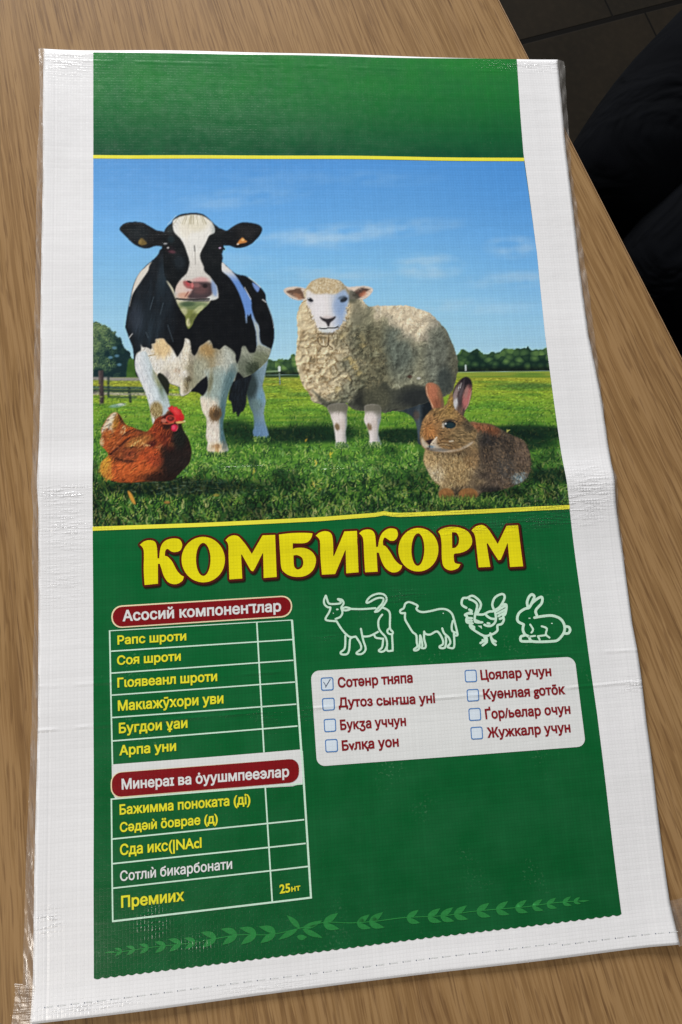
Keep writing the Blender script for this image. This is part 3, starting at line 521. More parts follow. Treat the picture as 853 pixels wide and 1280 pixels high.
def paint_rabbit():
    ears = S([(531.7, 484), (534.3, 480), (540.3, 479.8), (547.9, 484), (551.8, 492.4), (553.5, 500), (554.5, 508), (550, 516), (541.4, 514), (537.4, 504.3), (532.6, 494)], .4)
    put(ears, lin((176, 112, 82), (120, 92, 70), ss(538, 553, GX))); put(ears*EL(541, 490, 5, 9, 4), (186, 116, 88), .7); put(ears*EL(546, 505, 5, 8, 4), (142, 84, 62), .7); line([(532.4, 485), (533.6, 494), (538, 504), (541, 512)], 1.2, (206, 170, 140), .8)
    fur(ears, 300, 71, 1.3, .2, 5, .14)
    body = S([(533, 558), (530.4, 564), (528.2, 577), (531, 585), (533.8, 591), (539, 601.4), (548, 609), (547, 614), (546.4, 620), (551, 627), (562, 627.4), (570, 622.6), (572, 626), (582, 627), (594, 626.5), (597, 620), (601, 617), (614.8, 616), (630.6, 612), (643.3, 607.5), (653.9, 601), (660.4, 589), (662.2, 573.3), (658.4, 560.6), (652, 551), (638, 544.5), (622.2, 536), (611.7, 531.2), (598, 529.6), (586.3, 528.6), (570, 540)], .6)
    put(body, lin((156, 134, 98), (78, 68, 58), ss(566, 614, GX+(GY-580)*.1+(vnoise(7, 7, 500)-.5)*26)))
    put(body*EL(541, 592, 11, 14, 7, -.5), (196, 182, 154), .75); put(body*EL(538, 575, 9, 12, 6), (176, 148, 104), .7); put(body*EL(570, 585, 16, 22, 9), (138, 114, 76), .6); put(body*EL(588, 572, 10, 14, 6), (122, 94, 62), .55)
    put(body*EL(606, 562, 7, 24, 10), (40, 35, 33), .55); put(body*EL(612, 549, 16, 9, 8), (36, 36, 38), .65); put(body*EL(602, 534.5, 17, 4.5, 3, .16), (140, 88, 62), .9); put(body*EL(616, 540, 9, 5, 4, .4), (108, 66, 44), .7)
    put(body*EL(650, 565, 8, 17, 6, -.15), (104, 88, 76), .85); put(body*EL(629, 585, 11, 14, 8), (70, 68, 66), .7); put(body*EL(646, 599, 10, 7, 4, -.3), (126, 148, 154), .85); put(body*EL(622, 606, 16, 7, 5, -.2), (96, 84, 74), .6); put(body*EL(635, 560, 9, 14, 7), (44, 40, 38), .6)
    put(body*EL(565, 567, 24, 4.5, 3.5), (84, 70, 52), .8); put(body*EL(612, 614, 12, 4, 4), (18, 20, 22), .7); put(body*EL(568, 616, 7, 7, 4), (52, 46, 38), .8)
    fur(body, 4200, 73, lambda x, y: 1.2+.5*np.sin(x*.2)+(x-560)*.006+.4*np.sin(y*.21), .5, 5.5, .28, .6, 2, .15)
    x, y, r = scatter(body*EL(562, 587, 30, 24, 2), 520, 74); strokes(x, y, 1.3+r.normal(0, .6, 520), 3+3*r.random(520), np.where(r.random((520, 1)) < .5, C3((204, 184, 140)), C3((84, 64, 40))), .5)
    x, y, r = scatter(body*EL(632, 576, 32, 36, 3), 700, 75); strokes(x, y, .9+r.normal(0, .5, 700), 3+3*r.random(700), np.where(r.random((700, 1)) < .5, C3((134, 110, 84)), C3((46, 38, 32))), .42, 2, r.normal(0, .1, 700))
    for cx, rx in ((556, 9.5), (583, 12)):
        f = EL(cx, 619.5, rx, 7.5, 1.5)*np.clip(body*2, 0, 1); put(f, (148, 104, 62)); put(f*EL(cx+3, 622, rx*.6, 4, 3), (108, 78, 44), .7); put(f*EL(cx-3, 625, rx*.6, 3, 2), (120, 124, 56), .7); fur(f, 120, int(cx), 1.2, .3, 4, .16)
    ear2 = S([(566, 508), (564.6, 497), (567.2, 486), (573.6, 477.3), (580.2, 472.8), (586, 474), (589.3, 480.8), (588.8, 492.4), (585, 507.2), (580, 516), (577, 526), (570.5, 522), (568, 514)], .4)
    put(ear2, (66, 54, 54)); put(ear2*EL(583, 477, 8, 6, 3, .5), (30, 26, 32), .9); put(ear2*EL(583, 497, 5, 14, 2.5, .22), (186, 112, 108), .95); put(ear2*EL(582, 491, 2.6, 8, 2, .2), (150, 120, 112), .6); put(ear2*EL(568.4, 505, 3.4, 9, 2), (206, 206, 208), .95); put(ear2*EL(569, 493, 2.6, 9, 2, .3), (150, 132, 130), .9); put(ear2*EL(576, 490, 2, 13, 2, .25), (92, 84, 88), .8); line([(576, 480), (574.5, 486)], .9, (220, 222, 230)); line([(573.5, 482), (572.5, 487)], .8, (200, 202, 212)); line([(588.6, 490), (585, 505), (580.6, 513)], 1.2, (196, 160, 138), .8); put(ear2*EL(573, 516, 5, 7, 3), (120, 96, 80), .8)
    fur(ear2, 240, 77, 1.8, .15, 6, .16)
    head = S([(556.8, 507), (560, 499), (563.6, 490.8), (565.2, 498), (566, 509), (573, 518), (580.6, 523.6), (587, 531.2), (593.4, 538.9), (593.4, 547.4), (590.2, 555), (582.5, 560.4), (569.9, 565.8), (557.2, 567), (541.4, 565.8), (533, 562.6), (527.5, 559.3), (524.8, 551), (524.6, 541), (526.6, 532), (528.6, 525.6), (534, 518.5), (541, 512), (550, 511.5)], .5)
    put(head, (132, 104, 70)); put(head*EL(538, 537, 11, 18, 7, .2), (152, 112, 72), .8); put(head*EL(562, 508, 4, 13, 3, .3), (148, 116, 56), .7); put(head*EL(578, 545, 17, 13, 9), (122, 104, 74), .8); put(head*EL(584, 532, 8, 9, 5), (66, 60, 50), .7); put(head*EL(556, 520, 14, 8, 6), (150, 120, 74), .7); put(head*EL(536, 541, 7, 9, 5), (172, 112, 62), .6)
    fur(head, 2200, 81, lambda x, y: np.arctan2(y-535, x-532)*1., .35, 5, .3, .6, 2, .1)
    for P, w, c, o in (([(549, 552), (556, 549), (562, 552)], 1.2, (70, 52, 36), .8), ([(546, 556), (554, 554), (562, 556)], 1.1, (78, 60, 42), .8), ([(547, 559), (555, 557.5), (563, 559)], 1., (90, 72, 52), .8), ([(546, 557.5), (553, 556), (560, 557.5)], .8, (196, 176, 140), .7), ([(560, 548), (566, 546), (572, 548)], 1.6, (96, 80, 52), .7), ([(553, 513), (548, 522), (545, 530)], 1.2, (96, 72, 44), .6), ([(558, 514), (562, 520), (570, 522)], 1.4, (180, 146, 92), .6), ([(561, 553), (565, 552.5)], 2, (206, 196, 176), .8)):
        line(P, w, c, o)
    put(head*S([(525.5, 547), (530, 552), (536, 557), (541, 552), (546, 549), (545, 556), (550, 561), (560, 564), (574, 561.5), (590, 553), (589, 557), (575, 563.5), (560, 566.6), (545, 566), (533, 562.5), (527, 558.5)], 1.2), (206, 196, 180), .8); put(head*EL(545, 563.5, 14, 2.2, 1.5), (84, 84, 84), .6); put(head*EL(538, 559.5, 4, 1.6, 1), (112, 140, 160), .9); put(head*EL(534, 562, 2, 1.6, 1), (70, 52, 48), .9)
    put(S([(531.5, 552.5), (536, 550.6), (541, 550), (538.5, 554), (536, 557.5), (533.6, 555)], .6), (44, 32, 36)); line([(536, 557), (536.2, 560.5)], 1.3, (40, 34, 40)); line([(545, 548), (541, 552.5), (538, 556.5)], 1.7, (226, 212, 190), .9)
    put(EL(560.5, 531.8, 9.4, 6.6, 2.4), (176, 150, 112), .45); put(EL(561.3, 532, 7.6, 4.9, .8), (22, 24, 28)); put(EL(562, 533, 6, 3.6, 2), (30, 58, 66), .8); put(EL(556.2, 530.8, 1.3, 1.2, .6), (226, 236, 240)); put(EL(553.3, 533, 1.6, 3.4, 1), (206, 200, 190), .7); line([(552.5, 529), (558, 526.4), (566, 526.6), (571, 529)], 1.4, (44, 36, 32), .8)
    fur(head*EL(560, 560, 34, 8, 3), 300, 83, .4, .4, 4, .15)
    # grass in front of the feet
    r = np.random.default_rng(84); n = 260
    x = 540+75*r.random(n); y = 622+10*r.random(n)
    strokes(x, y+3, -1.57+r.normal(0, .5, n), 4+4*r.random(n), np.where(r.random((n, 1)) < .45, C3((130, 164, 70)), C3((40, 78, 34))), .85, 2, r.normal(0, .1, n))
    return [ears, body, ear2, head]

def paint_picture():
    paint_sky_and_field(); grass()
    masks = {}
    for k, f in (('cow_print', paint_cow), ('sheep_print', paint_sheep), ('hen_print', paint_hen), ('rabbit_print', paint_rabbit)):
        masks[k] = np.clip(np.maximum.reduce(f()), 0, 1)
        if k == 'cow_print':
            r = np.random.default_rng(5); n = 150
            for cx, cy, w in ((272, 568, 14), (327, 549, 10)):
                x = cx+(r.random(n)-.5)*2*w; strokes(x, cy+2+2*r.random(n), -1.57+r.normal(0, .5, n), 3+4*r.random(n), np.where(r.random((n, 1)) < .4, C3((140, 172, 80)), C3((30, 66, 34))), .85, 2)
    big = np.maximum(masks['hen_print'], masks['rabbit_print'])
    masks['cow_print'] = masks['cow_print']*(1-np.round(masks['hen_print']))
    masks['sheep_print'] = masks['sheep_print']*(1-np.round(masks['rabbit_print']))
    global IMG
    IMG = np.clip(IMG + (IMG-blur(IMG, .9))*.75, 0, 1)          # the printer's sharpening
    d = lambda a: a.reshape((PH, SS, PW, SS)+a.shape[2:]).mean((1, 3))
    return d(np.clip(IMG, 0, 1)), {k: d(m) for k, m in masks.items()}
# ---------------------------------------------------------------- materials
def s2l(c):
    c = np.asarray(c, float); return np.where(c <= .04045, c/12.92, ((c+.055)/1.055)**2.4)
INK = 1.0          # pigment strength: drawing colour -> base colour
def ink(r, g, b):
    v = np.clip(s2l(np.array([r, g, b])/255.)*INK, 0, .85); return (float(v[0]), float(v[1]), float(v[2]), 1)

class NT:
    def __init__(s, name):
        s.m = bpy.data.materials.new(name); s.m.use_nodes = True; s.t = s.m.node_tree; s.N = s.t.nodes
        s.p = s.N['Principled BSDF']; s.out = s.N['Material Output']
    def n(s, kind, **kw):
        nd = s.N.new('ShaderNode'+kind)
        for k, v in kw.items(): setattr(nd, k, v)
        return nd
    def link(s, a, b): s.t.links.new(a, b)
    def put(s, sock, v):
        if hasattr(v, 'links') or hasattr(v, 'is_linked'): s.link(v, sock)
        else: sock.default_value = v
    def math(s, op, a, b=0.0, c=None, clamp=False):
        nd = s.n('Math', operation=op, use_clamp=clamp); s.put(nd.inputs[0], a); s.put(nd.inputs[1], b)
        if c is not None: s.put(nd.inputs[2], c)
        return nd.outputs[0]
    def noise(s, vec, scale, detail=2.0, rough=.5, dist=0.0):
        nd = s.n('TexNoise'); s.link(vec, nd.inputs['Vector']); nd.inputs['Scale'].default_value = scale
        nd.inputs['Detail'].default_value = detail; nd.inputs['Roughness'].default_value = rough; nd.inputs['Distortion'].default_value = dist
        return nd.outputs['Fac']
    def mapr(s, v, a, b, c, d):
        nd = s.n('MapRange', clamp=True); s.put(nd.inputs[0], v)
        for i, x in enumerate((a, b, c, d)): nd.inputs[i+1].default_value = x
        return nd.outputs[0]
    def mix(s, f, a, b, mode='MIX'):
        nd = s.n('Mix', data_type='RGBA', blend_type=mode); s.put(nd.inputs[0], f); s.put(nd.inputs[6], a); s.put(nd.inputs[7], b)
        return nd.outputs[2]
    def vec(s, x, y, z=0.0):
        nd = s.n('CombineXYZ'); s.put(nd.inputs[0], x); s.put(nd.inputs[1], y); s.put(nd.inputs[2], z); return nd.outputs[0]
    def bump(s, h, strength, dist, normal=None):
        nd = s.n('Bump'); nd.inputs['Strength'].default_value = strength; nd.inputs['Distance'].default_value = dist
        s.link(h, nd.inputs['Height'])
        if normal is not None: s.link(normal, nd.inputs['Normal'])
        return nd.outputs[0]
    def obj(s):
        tc = s.n('TexCoord'); sep = s.n('SeparateXYZ'); s.link(tc.outputs['Object'], sep.inputs[0])
        return tc.outputs['Object'], sep.outputs[0], sep.outputs[1], sep.outputs[2]

TAPE = 0.0030       # width of one woven tape, metres
def woven(name, base=None, attr=False, rough=.26, weave_col=.06, grad=None, wear=0.0):
    """laminated woven polypropylene; every print layer carries the same weave because all are drawn in the sack's own space"""
    t = NT(name); o, x, y, z = t.obj()
    # slightly wandering tapes
    wob = t.noise(o, 9.0, 1.0)
    xs = t.math('MULTIPLY_ADD', wob, .0016, x); ys = t.math('MULTIPLY_ADD', wob, -.0016, y)
    u = t.math('DIVIDE', xs, TAPE); v = t.math('DIVIDE', ys, TAPE)
    fu = t.math('FRACT', u); fv = t.math('FRACT', v)
    def hump(f):
        a = t.math('MULTIPLY_ADD', f, 2.0, -1.0); a = t.math('MULTIPLY', a, a); a = t.math('MULTIPLY', a, a); return t.math('SUBTRACT', 1.0, a)
    hu, hv = hump(fu), hump(fv)
    iu, iv = t.math('FLOOR', u), t.math('FLOOR', v)
    par = t.math('MODULO', t.math('ABSOLUTE', t.math('ADD', iu, iv)), 2.0)
    h = t.math('ADD', t.math('MULTIPLY', t.math('MULTIPLY', hu, t.math('POWER', hv, .3)), par), t.math('MULTIPLY', t.math('MULTIPLY', hv, t.math('POWER', hu, .3)), t.math('SUBTRACT', 1.0, par)))
    # tape-to-tape tone: single tapes lie a little denser than their neighbours
    wnu = t.n('TexWhiteNoise', noise_dimensions='1D'); t.link(iu, wnu.inputs['W'])
    wnv = t.n('TexWhiteNoise', noise_dimensions='1D'); t.link(t.math('ADD', iv, 77.3), wnv.inputs['W'])
    tone = t.math('ADD', t.math('MULTIPLY', wnu.outputs[0], .5), t.math('MULTIPLY', wnv.outputs[0], .5))
    gapd = t.math('MULTIPLY', t.math('MINIMUM', hu, 1.0), t.math('MINIMUM', hv, 1.0))
    dark = t.math('MULTIPLY', t.math('SUBTRACT', 1.0, gapd), weave_col)
    dark = t.math('ADD', dark, t.math('MULTIPLY', t.math('SUBTRACT', 1.0, tone), weave_col))
    if attr:
        a = t.n('Attribute', attribute_name='ink'); colr = a.outputs['Color']
    elif grad:
        r = t.n('ValToRGB'); t.link(t.mapr(y, grad[0], grad[1], 0, 1), r.inputs[0])
        el = r.color_ramp.elements
        for i, (p, c) in enumerate(grad[2]):
            e = el[i] if i < 2 else el.new(p)
            e.position = p; e.color = c
        colr = r.outputs[0]
    else:
        rgb = t.n('RGB'); rgb.outputs[0].default_value = base; colr = rgb.outputs[0]
    mott = t.noise(o, 26.0, 3.0, .55)
    colr = t.mix(t.mapr(mott, .35, .75, 0, .55), colr, (.013, .14, .045, 1)) if wear else colr
    if wear:
        sp = t.noise(t.vec(t.math('MULTIPLY', x, 1.0), t.math('MULTIPLY', y, 1.0)), 420.0, 1.0)
        pt = t.noise(o, 14.0, 2.0, .6)
        spk = t.math('MULTIPLY', t.mapr(sp, .60, .72, 0, 1), t.mapr(pt, .58, .74, 0, wear))
        colr = t.mix(spk, colr, (.30, .50, .34, 1))
    colr = t.mix(dark, colr, (0, 0, 0, 1))
    t.link(colr, t.p.inputs['Base Color'])
    # long soft creases from having been folded and baled
    c1 = t.noise(t.vec(t.math('MULTIPLY', x, 5.0), t.math('MULTIPLY', y, 16.0)), 2.2, 3.0, .55, .4)
    c2 = t.noise(o, 60.0, 2.0)
    # scuffed, buckled patches along the fold: the tapes stand up there and catch the window
    g = None
    for cx, cy, rx, ry, am in PATCH:
        a = t.math('MULTIPLY', t.math('SUBTRACT', x, cx), 1/rx); b = t.math('MULTIPLY', t.math('SUBTRACT', y, cy), 1/ry)
        e = t.math('MULTIPLY', t.math('EXPONENT', t.math('MULTIPLY', t.math('MULTIPLY_ADD', a, a, t.math('MULTIPLY', b, b)), -1.0)), am)
        g = e if g is None else t.math('ADD', g, e)
    g = t.math('MULTIPLY', g, t.mapr(t.noise(t.vec(t.math('MULTIPLY', x, 50.0), t.math('MULTIPLY', y, 260.0)), 1.0, 2.0, .6), .42, .60, 0, 1))
    wv = t.math('MULTIPLY_ADD', g, .00042, .000034)
    hh = t.math('ADD', t.math('MULTIPLY', h, wv), t.math('ADD', t.math('MULTIPLY', c1, .0004), t.math('MULTIPLY', c2, .00014)))
    # sharp folds: (at Y, tilt, height)
    for fy, tl, am in FOLDS:
        d = t.math('ABSOLUTE', t.math('SUBTRACT', y, t.math('MULTIPLY_ADD', x, tl, fy)))
        brk = t.mapr(t.noise(o, 40.0, 1.0), .40, .60, .1, 1)
        hh = t.math('ADD', hh, t.math('MULTIPLY', t.math('MULTIPLY', t.mapr(d, 0, .0022, 1, 0), brk), am))
    for fx, tl, am in VFOLDS:
        d = t.math('ABSOLUTE', t.math('SUBTRACT', x, t.math('MULTIPLY_ADD', y, tl, fx)))
        hh = t.math('ADD', hh, t.math('MULTIPLY', t.mapr(d, 0, .0020, 1, 0), am))
    t.link(t.bump(hh, 1.0, 1.0), t.p.inputs['Normal'])
    rr = t.math('MULTIPLY_ADD', t.noise(o, 130.0, 2.0), .16, rough-.08)
    rr = t.math('MAXIMUM', t.math('MULTIPLY_ADD', g, -.25, rr), .10)
    t.link(rr, t.p.inputs['Roughness']); t.link(t.math('MULTIPLY_ADD', g, .6, .32, clamp=True), t.p.inputs['Specular IOR Level'])
    t.p.inputs['IOR'].default_value = 1.49
    return t.m

_f = lambda x, y: lay([(x, y)])[0]
_a, _b = _f(700, 818), _f(797, 812); _c, _d = _f(700, 860), _f(799, 852)
_t0, _t1 = _f(120, 78), _f(690, 93)
FOLDS = [(_a[1]-_a[0]*(_b[1]-_a[1])/(_b[0]-_a[0]), (_b[1]-_a[1])/(_b[0]-_a[0]), .00030), (_c[1]-_c[0]*(_d[1]-_c[1])/(_d[0]-_c[0]), (_d[1]-_c[1])/(_d[0]-_c[0]), .00040),
         (_t0[1]-_t0[0]*(_t1[1]-_t0[1])/(_t1[0]-_t0[0]), (_t1[1]-_t0[1])/(_t1[0]-_t0[0]), .00010)]
VFOLDS = [(-.2615, .0, -.00014), (-.247, .0, .00005), (.262, .004, .00008)]
PATCH = []
for px, py, wx, wy, am in ((85, 618, 30, 10, 1.), (82, 660, 26, 30, .6), (78, 730, 26, 30, .4), (735, 610, 26, 26, 1.), (650, 655, 70, 8, 1.), (690, 640, 40, 12, .9), (540, 642, 60, 5, 1.), (560, 662, 60, 6, .6), (500, 745, 26, 9, .8), (410, 795, 18, 6, .6), (192, 1148, 17, 18, .9),
                           (245, 1178, 18, 9, .8), (335, 893, 16, 18, .5), (120, 660, 40, 6, .4), (640, 84, 30, 6, .9), (690, 84, 22, 8, .7), (86, 80, 26, 14, .5), (60, 1150, 16, 14, .8), (110, 1255, 60, 7, .7), (330, 1232, 60, 7, .4), (385, 890, 12, 10, .5), (420, 588, 60, 4, .7), (300, 584, 40, 4, .6), (690, 628, 26, 6, .9), (790, 855, 20, 8, .8)):
    q = lay([(px, py), (px+wx, py), (px, py+wy)]); PATCH.append((q[0][0], q[0][1], abs(q[1][0]-q[0][0]), abs(q[2][1]-q[0][1]), am))
M = {}
M['white'] = woven('white_woven_polypropylene', (.815, .815, .835, 1), rough=.26, weave_col=.055)
M['green'] = woven('green_print', rough=.26, weave_col=.11, wear=.22, grad=(-.43, .45, [(0, ink(2, 84, 38)), (1, ink(34, 130, 52)), (.25, ink(3, 97, 45)), (.62, ink(5, 108, 55)), (.855, ink(3, 74, 46)), (.885, ink(8, 90, 48)), (.95, ink(26, 122, 50))]))
M['picture'] = woven('photograph_print', attr=True, rough=.26, weave_col=.07)
M['yellow'] = woven('yellow_print', ink(244, 226, 20), rough=.26, weave_col=.09)
M['stripe'] = woven('yellow_stripe_print', ink(244, 232, 70), rough=.26, weave_col=.06)
M['yellow_text'] = woven('yellow_text_print', ink(232, 226, 50), rough=.26, weave_col=.08)
M['maroon'] = woven('maroon_outline_print', ink(84, 22, 14), rough=.26, weave_col=.08)
M['black'] = woven('black_shadow_print', ink(34, 24, 12), rough=.26, weave_col=.08)
M['red'] = woven('dark_red_plate_print', ink(132, 16, 22), rough=.26, weave_col=.12)
M['cream'] = woven('cream_rule_print', ink(238, 220, 180), rough=.26, weave_col=.05)
M['white_print'] = woven('white_print', ink(224, 226, 226), rough=.26, weave_col=.06)
M['pale_line'] = woven('pale_line_print', ink(206, 238, 216), rough=.26, weave_col=.08)
M['leaf'] = woven('leaf_green_print', ink(44, 134, 66), rough=.26, weave_col=.12)
M['text_red'] = woven('dark_red_text_print', ink(134, 22, 30), rough=.26, weave_col=.08)
M['blue'] = woven('blue_box_print', ink(70, 124, 186), rough=.26, weave_col=.06)
M['pale_blue'] = woven('pale_blue_box_print', ink(214, 226, 240), rough=.26, weave_col=.05)
M['grey_tick'] = woven('grey_tick_print', ink(84, 96, 120), rough=.26, weave_col=.05)

def film():
    t = NT('clear_film'); o, x, y, z = t.obj()
    tr = t.n('BsdfTransparent'); tr.inputs[0].default_value = (.96, .95, .94, 1)
    gl = t.n('BsdfGlossy'); gl.inputs['Roughness'].default_value = .24; gl.inputs[0].default_value = (1, 1, 1, 1)
    df = t.n('BsdfDiffuse'); df.inputs[0].default_value = (.86, .82, .78, 1)
    w1 = t.noise(t.vec(t.math('MULTIPLY', x, 60.0), t.math('MULTIPLY', y, 14.0)), 3.0, 3.0, .6, 1.2)
    b = t.bump(w1, .6, .0012); t.link(b, gl.inputs['Normal'])
    m1 = t.n('MixShader'); m1.inputs[0].default_value = .40; t.link(df.outputs[0], m1.inputs[1]); t.link(gl.outputs[0], m1.inputs[2])
    lw = t.n('LayerWeight'); lw.inputs[0].default_value = .25; t.link(b, lw.inputs['Normal'])
    fac = t.math('ADD', t.mapr(w1, .52, .75, .12, .32), t.math('MULTIPLY', lw.outputs['Fresnel'], .12), clamp=True)
    m2 = t.n('MixShader'); t.link(fac, m2.inputs[0]); t.link(tr.outputs[0], m2.inputs[1]); t.link(m1.outputs[0], m2.inputs[2])
    t.link(m2.outputs[0], t.out.inputs[0]); return t.m
M['film'] = film()

# the table's own frame: s runs along its long edge, d goes inward from the edge
_e0, _e1 = lay([(624.6, 0), (853, 447)])
E_DIR = (_e1-_e0)/np.linalg.norm(_e1-_e0); N_IN = np.array([E_DIR[1], -E_DIR[0]])    # pointing into the table
if np.dot(N_IN, np.array([0, 0])-_e0) < 0: N_IN = -N_IN
def oak():
    t = NT('oak_table_top'); o, s_, d_, z = t.obj()
    # grain fans gently: it runs parallel to the edge near the edge and turns a little away from it further in
    q = t.math('MULTIPLY', d_, t.math('EXPONENT', t.math('MULTIPLY', s_, OAK_FAN)))
    wob = t.noise(t.vec(t.math('MULTIPLY', s_, 1.2), t.math('MULTIPLY', q, 5.0)), 2.4, 3.0, .55)
    q2 = t.math('MULTIPLY_ADD', wob, .020, q)
    def st(fq, fs, sc=1.0, det=3.0, rg=.6): return t.noise(t.vec(t.math('MULTIPLY', s_, fs), t.math('MULTIPLY', q2, fq), .37), sc, det, rg)
    band = st(13, 1.0, 1.0, 2.0); mid = st(85, 2.6, 1.0, 3.0); fine = st(390, 11.0, 1.0, 2.0); pore = st(560, 20.0, 1.0, 1.0, .4); por2 = st(120, 5.0, 1.0, 2.0)
    dash = st(430, 34.0, 1.0, 1.0, .3); blot = t.noise(o, 7.0, 3.0)
    cath = t.math('FRACT', t.math('MULTIPLY_ADD', wob, 3.0, t.math('MULTIPLY', q, 13.0)))
    cl = t.mapr(t.math('ABSOLUTE', t.math('SUBTRACT', cath, .5)), .0, .14, 1, 0)
    c = t.mix(t.mapr(band, .30, .70, 0, 1), (.258, .150, .060, 1), (.312, .188, .081, 1))
    c = t.mix(t.mapr(blot, .35, .7, 0, .35), c, (.29, .158, .064, 1))
    c = t.mix(t.mapr(mid, .42, .68, 0, .34), c, (.200, .110, .045, 1))
    c = t.mix(t.mapr(fine, .44, .60, 0, .42), c, (.37, .230, .108, 1))
    c = t.mix(t.mapr(fine, .52, .38, 0, .38), c, (.165, .088, .035, 1))
    c = t.mix(t.math('MULTIPLY', cl, t.mapr(mid, .45, .62, 0, .34)), c, (.13, .064, .026, 1))
    c = t.mix(t.math('MULTIPLY', t.mapr(pore, .56, .68, 0, .55), t.mapr(por2, .42, .60, 0, 1)), c, (.105, .052, .022, 1))
    c = t.mix(t.mapr(dash, .61, .70, 0, .42), c, (.12, .060, .026, 1))
    t.link(c, t.p.inputs['Base Color'])
    h = t.math('SUBTRACT', t.math('MULTIPLY', fine, .4), t.mapr(pore, .56, .70, 0, 1))
    t.link(t.bump(h, .35, .0003), t.p.inputs['Normal'])
    t.link(t.mapr(fine, .3, .7, .44, .58), t.p.inputs['Roughness']); t.p.inputs['Specular IOR Level'].default_value = .09
    return t.m
OAK_FAN = -0.36
M['oak'] = oak()

def floor_mat():
    t = NT('dark_floor_tiles'); o, u, v, z = t.obj()      # u along the thick joint, v across it
    row = t.math('FLOOR', t.math('DIVIDE', v, .60))
    uu = t.math('MULTIPLY_ADD', row, .086, u)
    fu = t.math('FRACT', t.math('DIVIDE', uu, .60)); fv = t.math('FRACT', t.math('DIVIDE', v, .60))
    du = t.math('MINIMUM', fu, t.math('SUBTRACT', 1.0, fu)); dv = t.math('MINIMUM', fv, t.math('SUBTRACT', 1.0, fv))
    ju = t.mapr(du, .0028, .0050, 1, 0); jv = t.mapr(dv, .009, .014, 1, 0); j = t.math('MAXIMUM', ju, jv)
    wn = t.n('TexWhiteNoise', noise_dimensions='2D'); t.link(t.vec(row, t.math('FLOOR', t.math('DIVIDE', uu, .60))), wn.inputs['Vector'])
    n1 = t.noise(o, 5.0, 4.0, .6); n2 = t.noise(o, 60.0, 3.0)
    c = t.mix(t.mapr(n1, .3, .7, 0, 1), (.0085, .0066, .0042, 1), (.0155, .0112, .0066, 1))
    c = t.mix(t.mapr(wn.outputs[0], 0, 1, 0, .35), c, (.010, .0095, .008, 1))
    c = t.mix(t.mapr(n2, .45, .7, 0, .3), c, (.02, .015, .0095, 1))
    c = t.mix(j, c, (.0025, .002, .0016, 1)); t.link(c, t.p.inputs['Base Color'])
    t.p.inputs['Roughness'].default_value = .8; t.p.inputs['Specular IOR Level'].default_value = .06; t.link(t.bump(t.math('SUBTRACT', t.math('MULTIPLY', n1, .2), j), .5, .002), t.p.inputs['Normal'])
    return t.m
M['floor'] = floor_mat()

def plain(name, col, rough=.6, metal=0.0, bscale=0, bstr=.0, bdist=.002, var=.0):
    t = NT(name); o, x, y, z = t.obj()
    n = t.noise(o, bscale or 8.0, 4.0, .6)
    c = t.mix(t.mapr(n, .3, .7, 0, 1), tuple(v*(1-var) for v in col[:3])+(1,), tuple(min(1, v*(1+var)) for v in col[:3])+(1,))
    t.link(c, t.p.inputs['Base Color']); t.p.inputs['Roughness'].default_value = rough; t.p.inputs['Metallic'].default_value = metal
    if bstr: t.link(t.bump(n, bstr, bdist), t.p.inputs['Normal'])
    return t.m
def cloth(name, col):
    t = NT(name); o, x, y, z = t.obj()
    n1 = t.noise(o, 9.0, 3.0, .55, .8); n2 = t.noise(o, 900.0, 1.0)
    c = t.mix(t.mapr(n1, .3, .7, 0, 1), tuple(v*.8 for v in col[:3])+(1,), tuple(v*1.2 for v in col[:3])+(1,))
    t.link(c, t.p.inputs['Base Color']); t.p.inputs['Roughness'].default_value = .95; t.p.inputs['Specular IOR Level'].default_value = .03
    b = t.bump(n1, .8, .03); t.link(t.bump(n2, .3, .0006, b), t.p.inputs['Normal']); return t.m
M['trousers'] = cloth('black_trouser_cloth', (.0022, .0026, .0036)); M['jumper'] = cloth('navy_jumper_cloth', (.0035, .005, .008))
M['skin'] = plain('skin', (.42, .25, .17), .5, 0, 60, .2, .0006, .08); M['hair'] = plain('dark_hair', (.012, .009, .007), .5, 0, 200, .8, .002, .4)
M['shoe'] = plain('black_shoe_leather', (.012, .012, .012), .4, 0, 90, .2, .0005, .2); M['steel'] = plain('dark_steel', (.05, .05, .05), .4, .8, 50, .05, .0002, .1)
M['edge'] = plain('oak_edge_band', (.30, .18, .085), .5, 0, 40, .2, .0004, .2)
M['lip'] = plain('lip', (.36, .13, .11), .45, 0, 60, .1, .0004, .05); M['eye'] = plain('eye', (.02, .012, .008), .2, 0, 50, 0, 0, .1)
# ---------------------------------------------------------------- builders
def link(o, parent=None):
    COL.objects.link(o)
    if parent is not None: o.parent = parent
    return o
def mesh_ob(name, verts, faces, mat, parent=None, smooth_=True, colors=None):
    me = bpy.data.meshes.new(name)
    me.from_pydata([tuple(v) for v in verts] if not isinstance(verts, np.ndarray) else verts.tolist(), [], faces if isinstance(faces, list) else faces.tolist()); me.materials.append(mat)
    if colors is not None:
        a = me.color_attributes.new('ink', 'FLOAT_COLOR', 'POINT'); a.data.foreach_set('color', np.concatenate([colors, np.ones((len(colors), 1))], 1).astype(np.float32).ravel())
    if smooth_: me.polygons.foreach_set('use_smooth', np.ones(len(me.polygons), bool))
    me.update()
    return link(bpy.data.objects.new(name, me), parent)
def empty(name, loc, label=None, cat=None, rz=0):
    o = bpy.data.objects.new(name, None); COL.objects.link(o); o.location = loc; o.rotation_euler.z = rz; o.empty_display_size = .05
    if label: o['label'] = label; o['category'] = cat
    return o

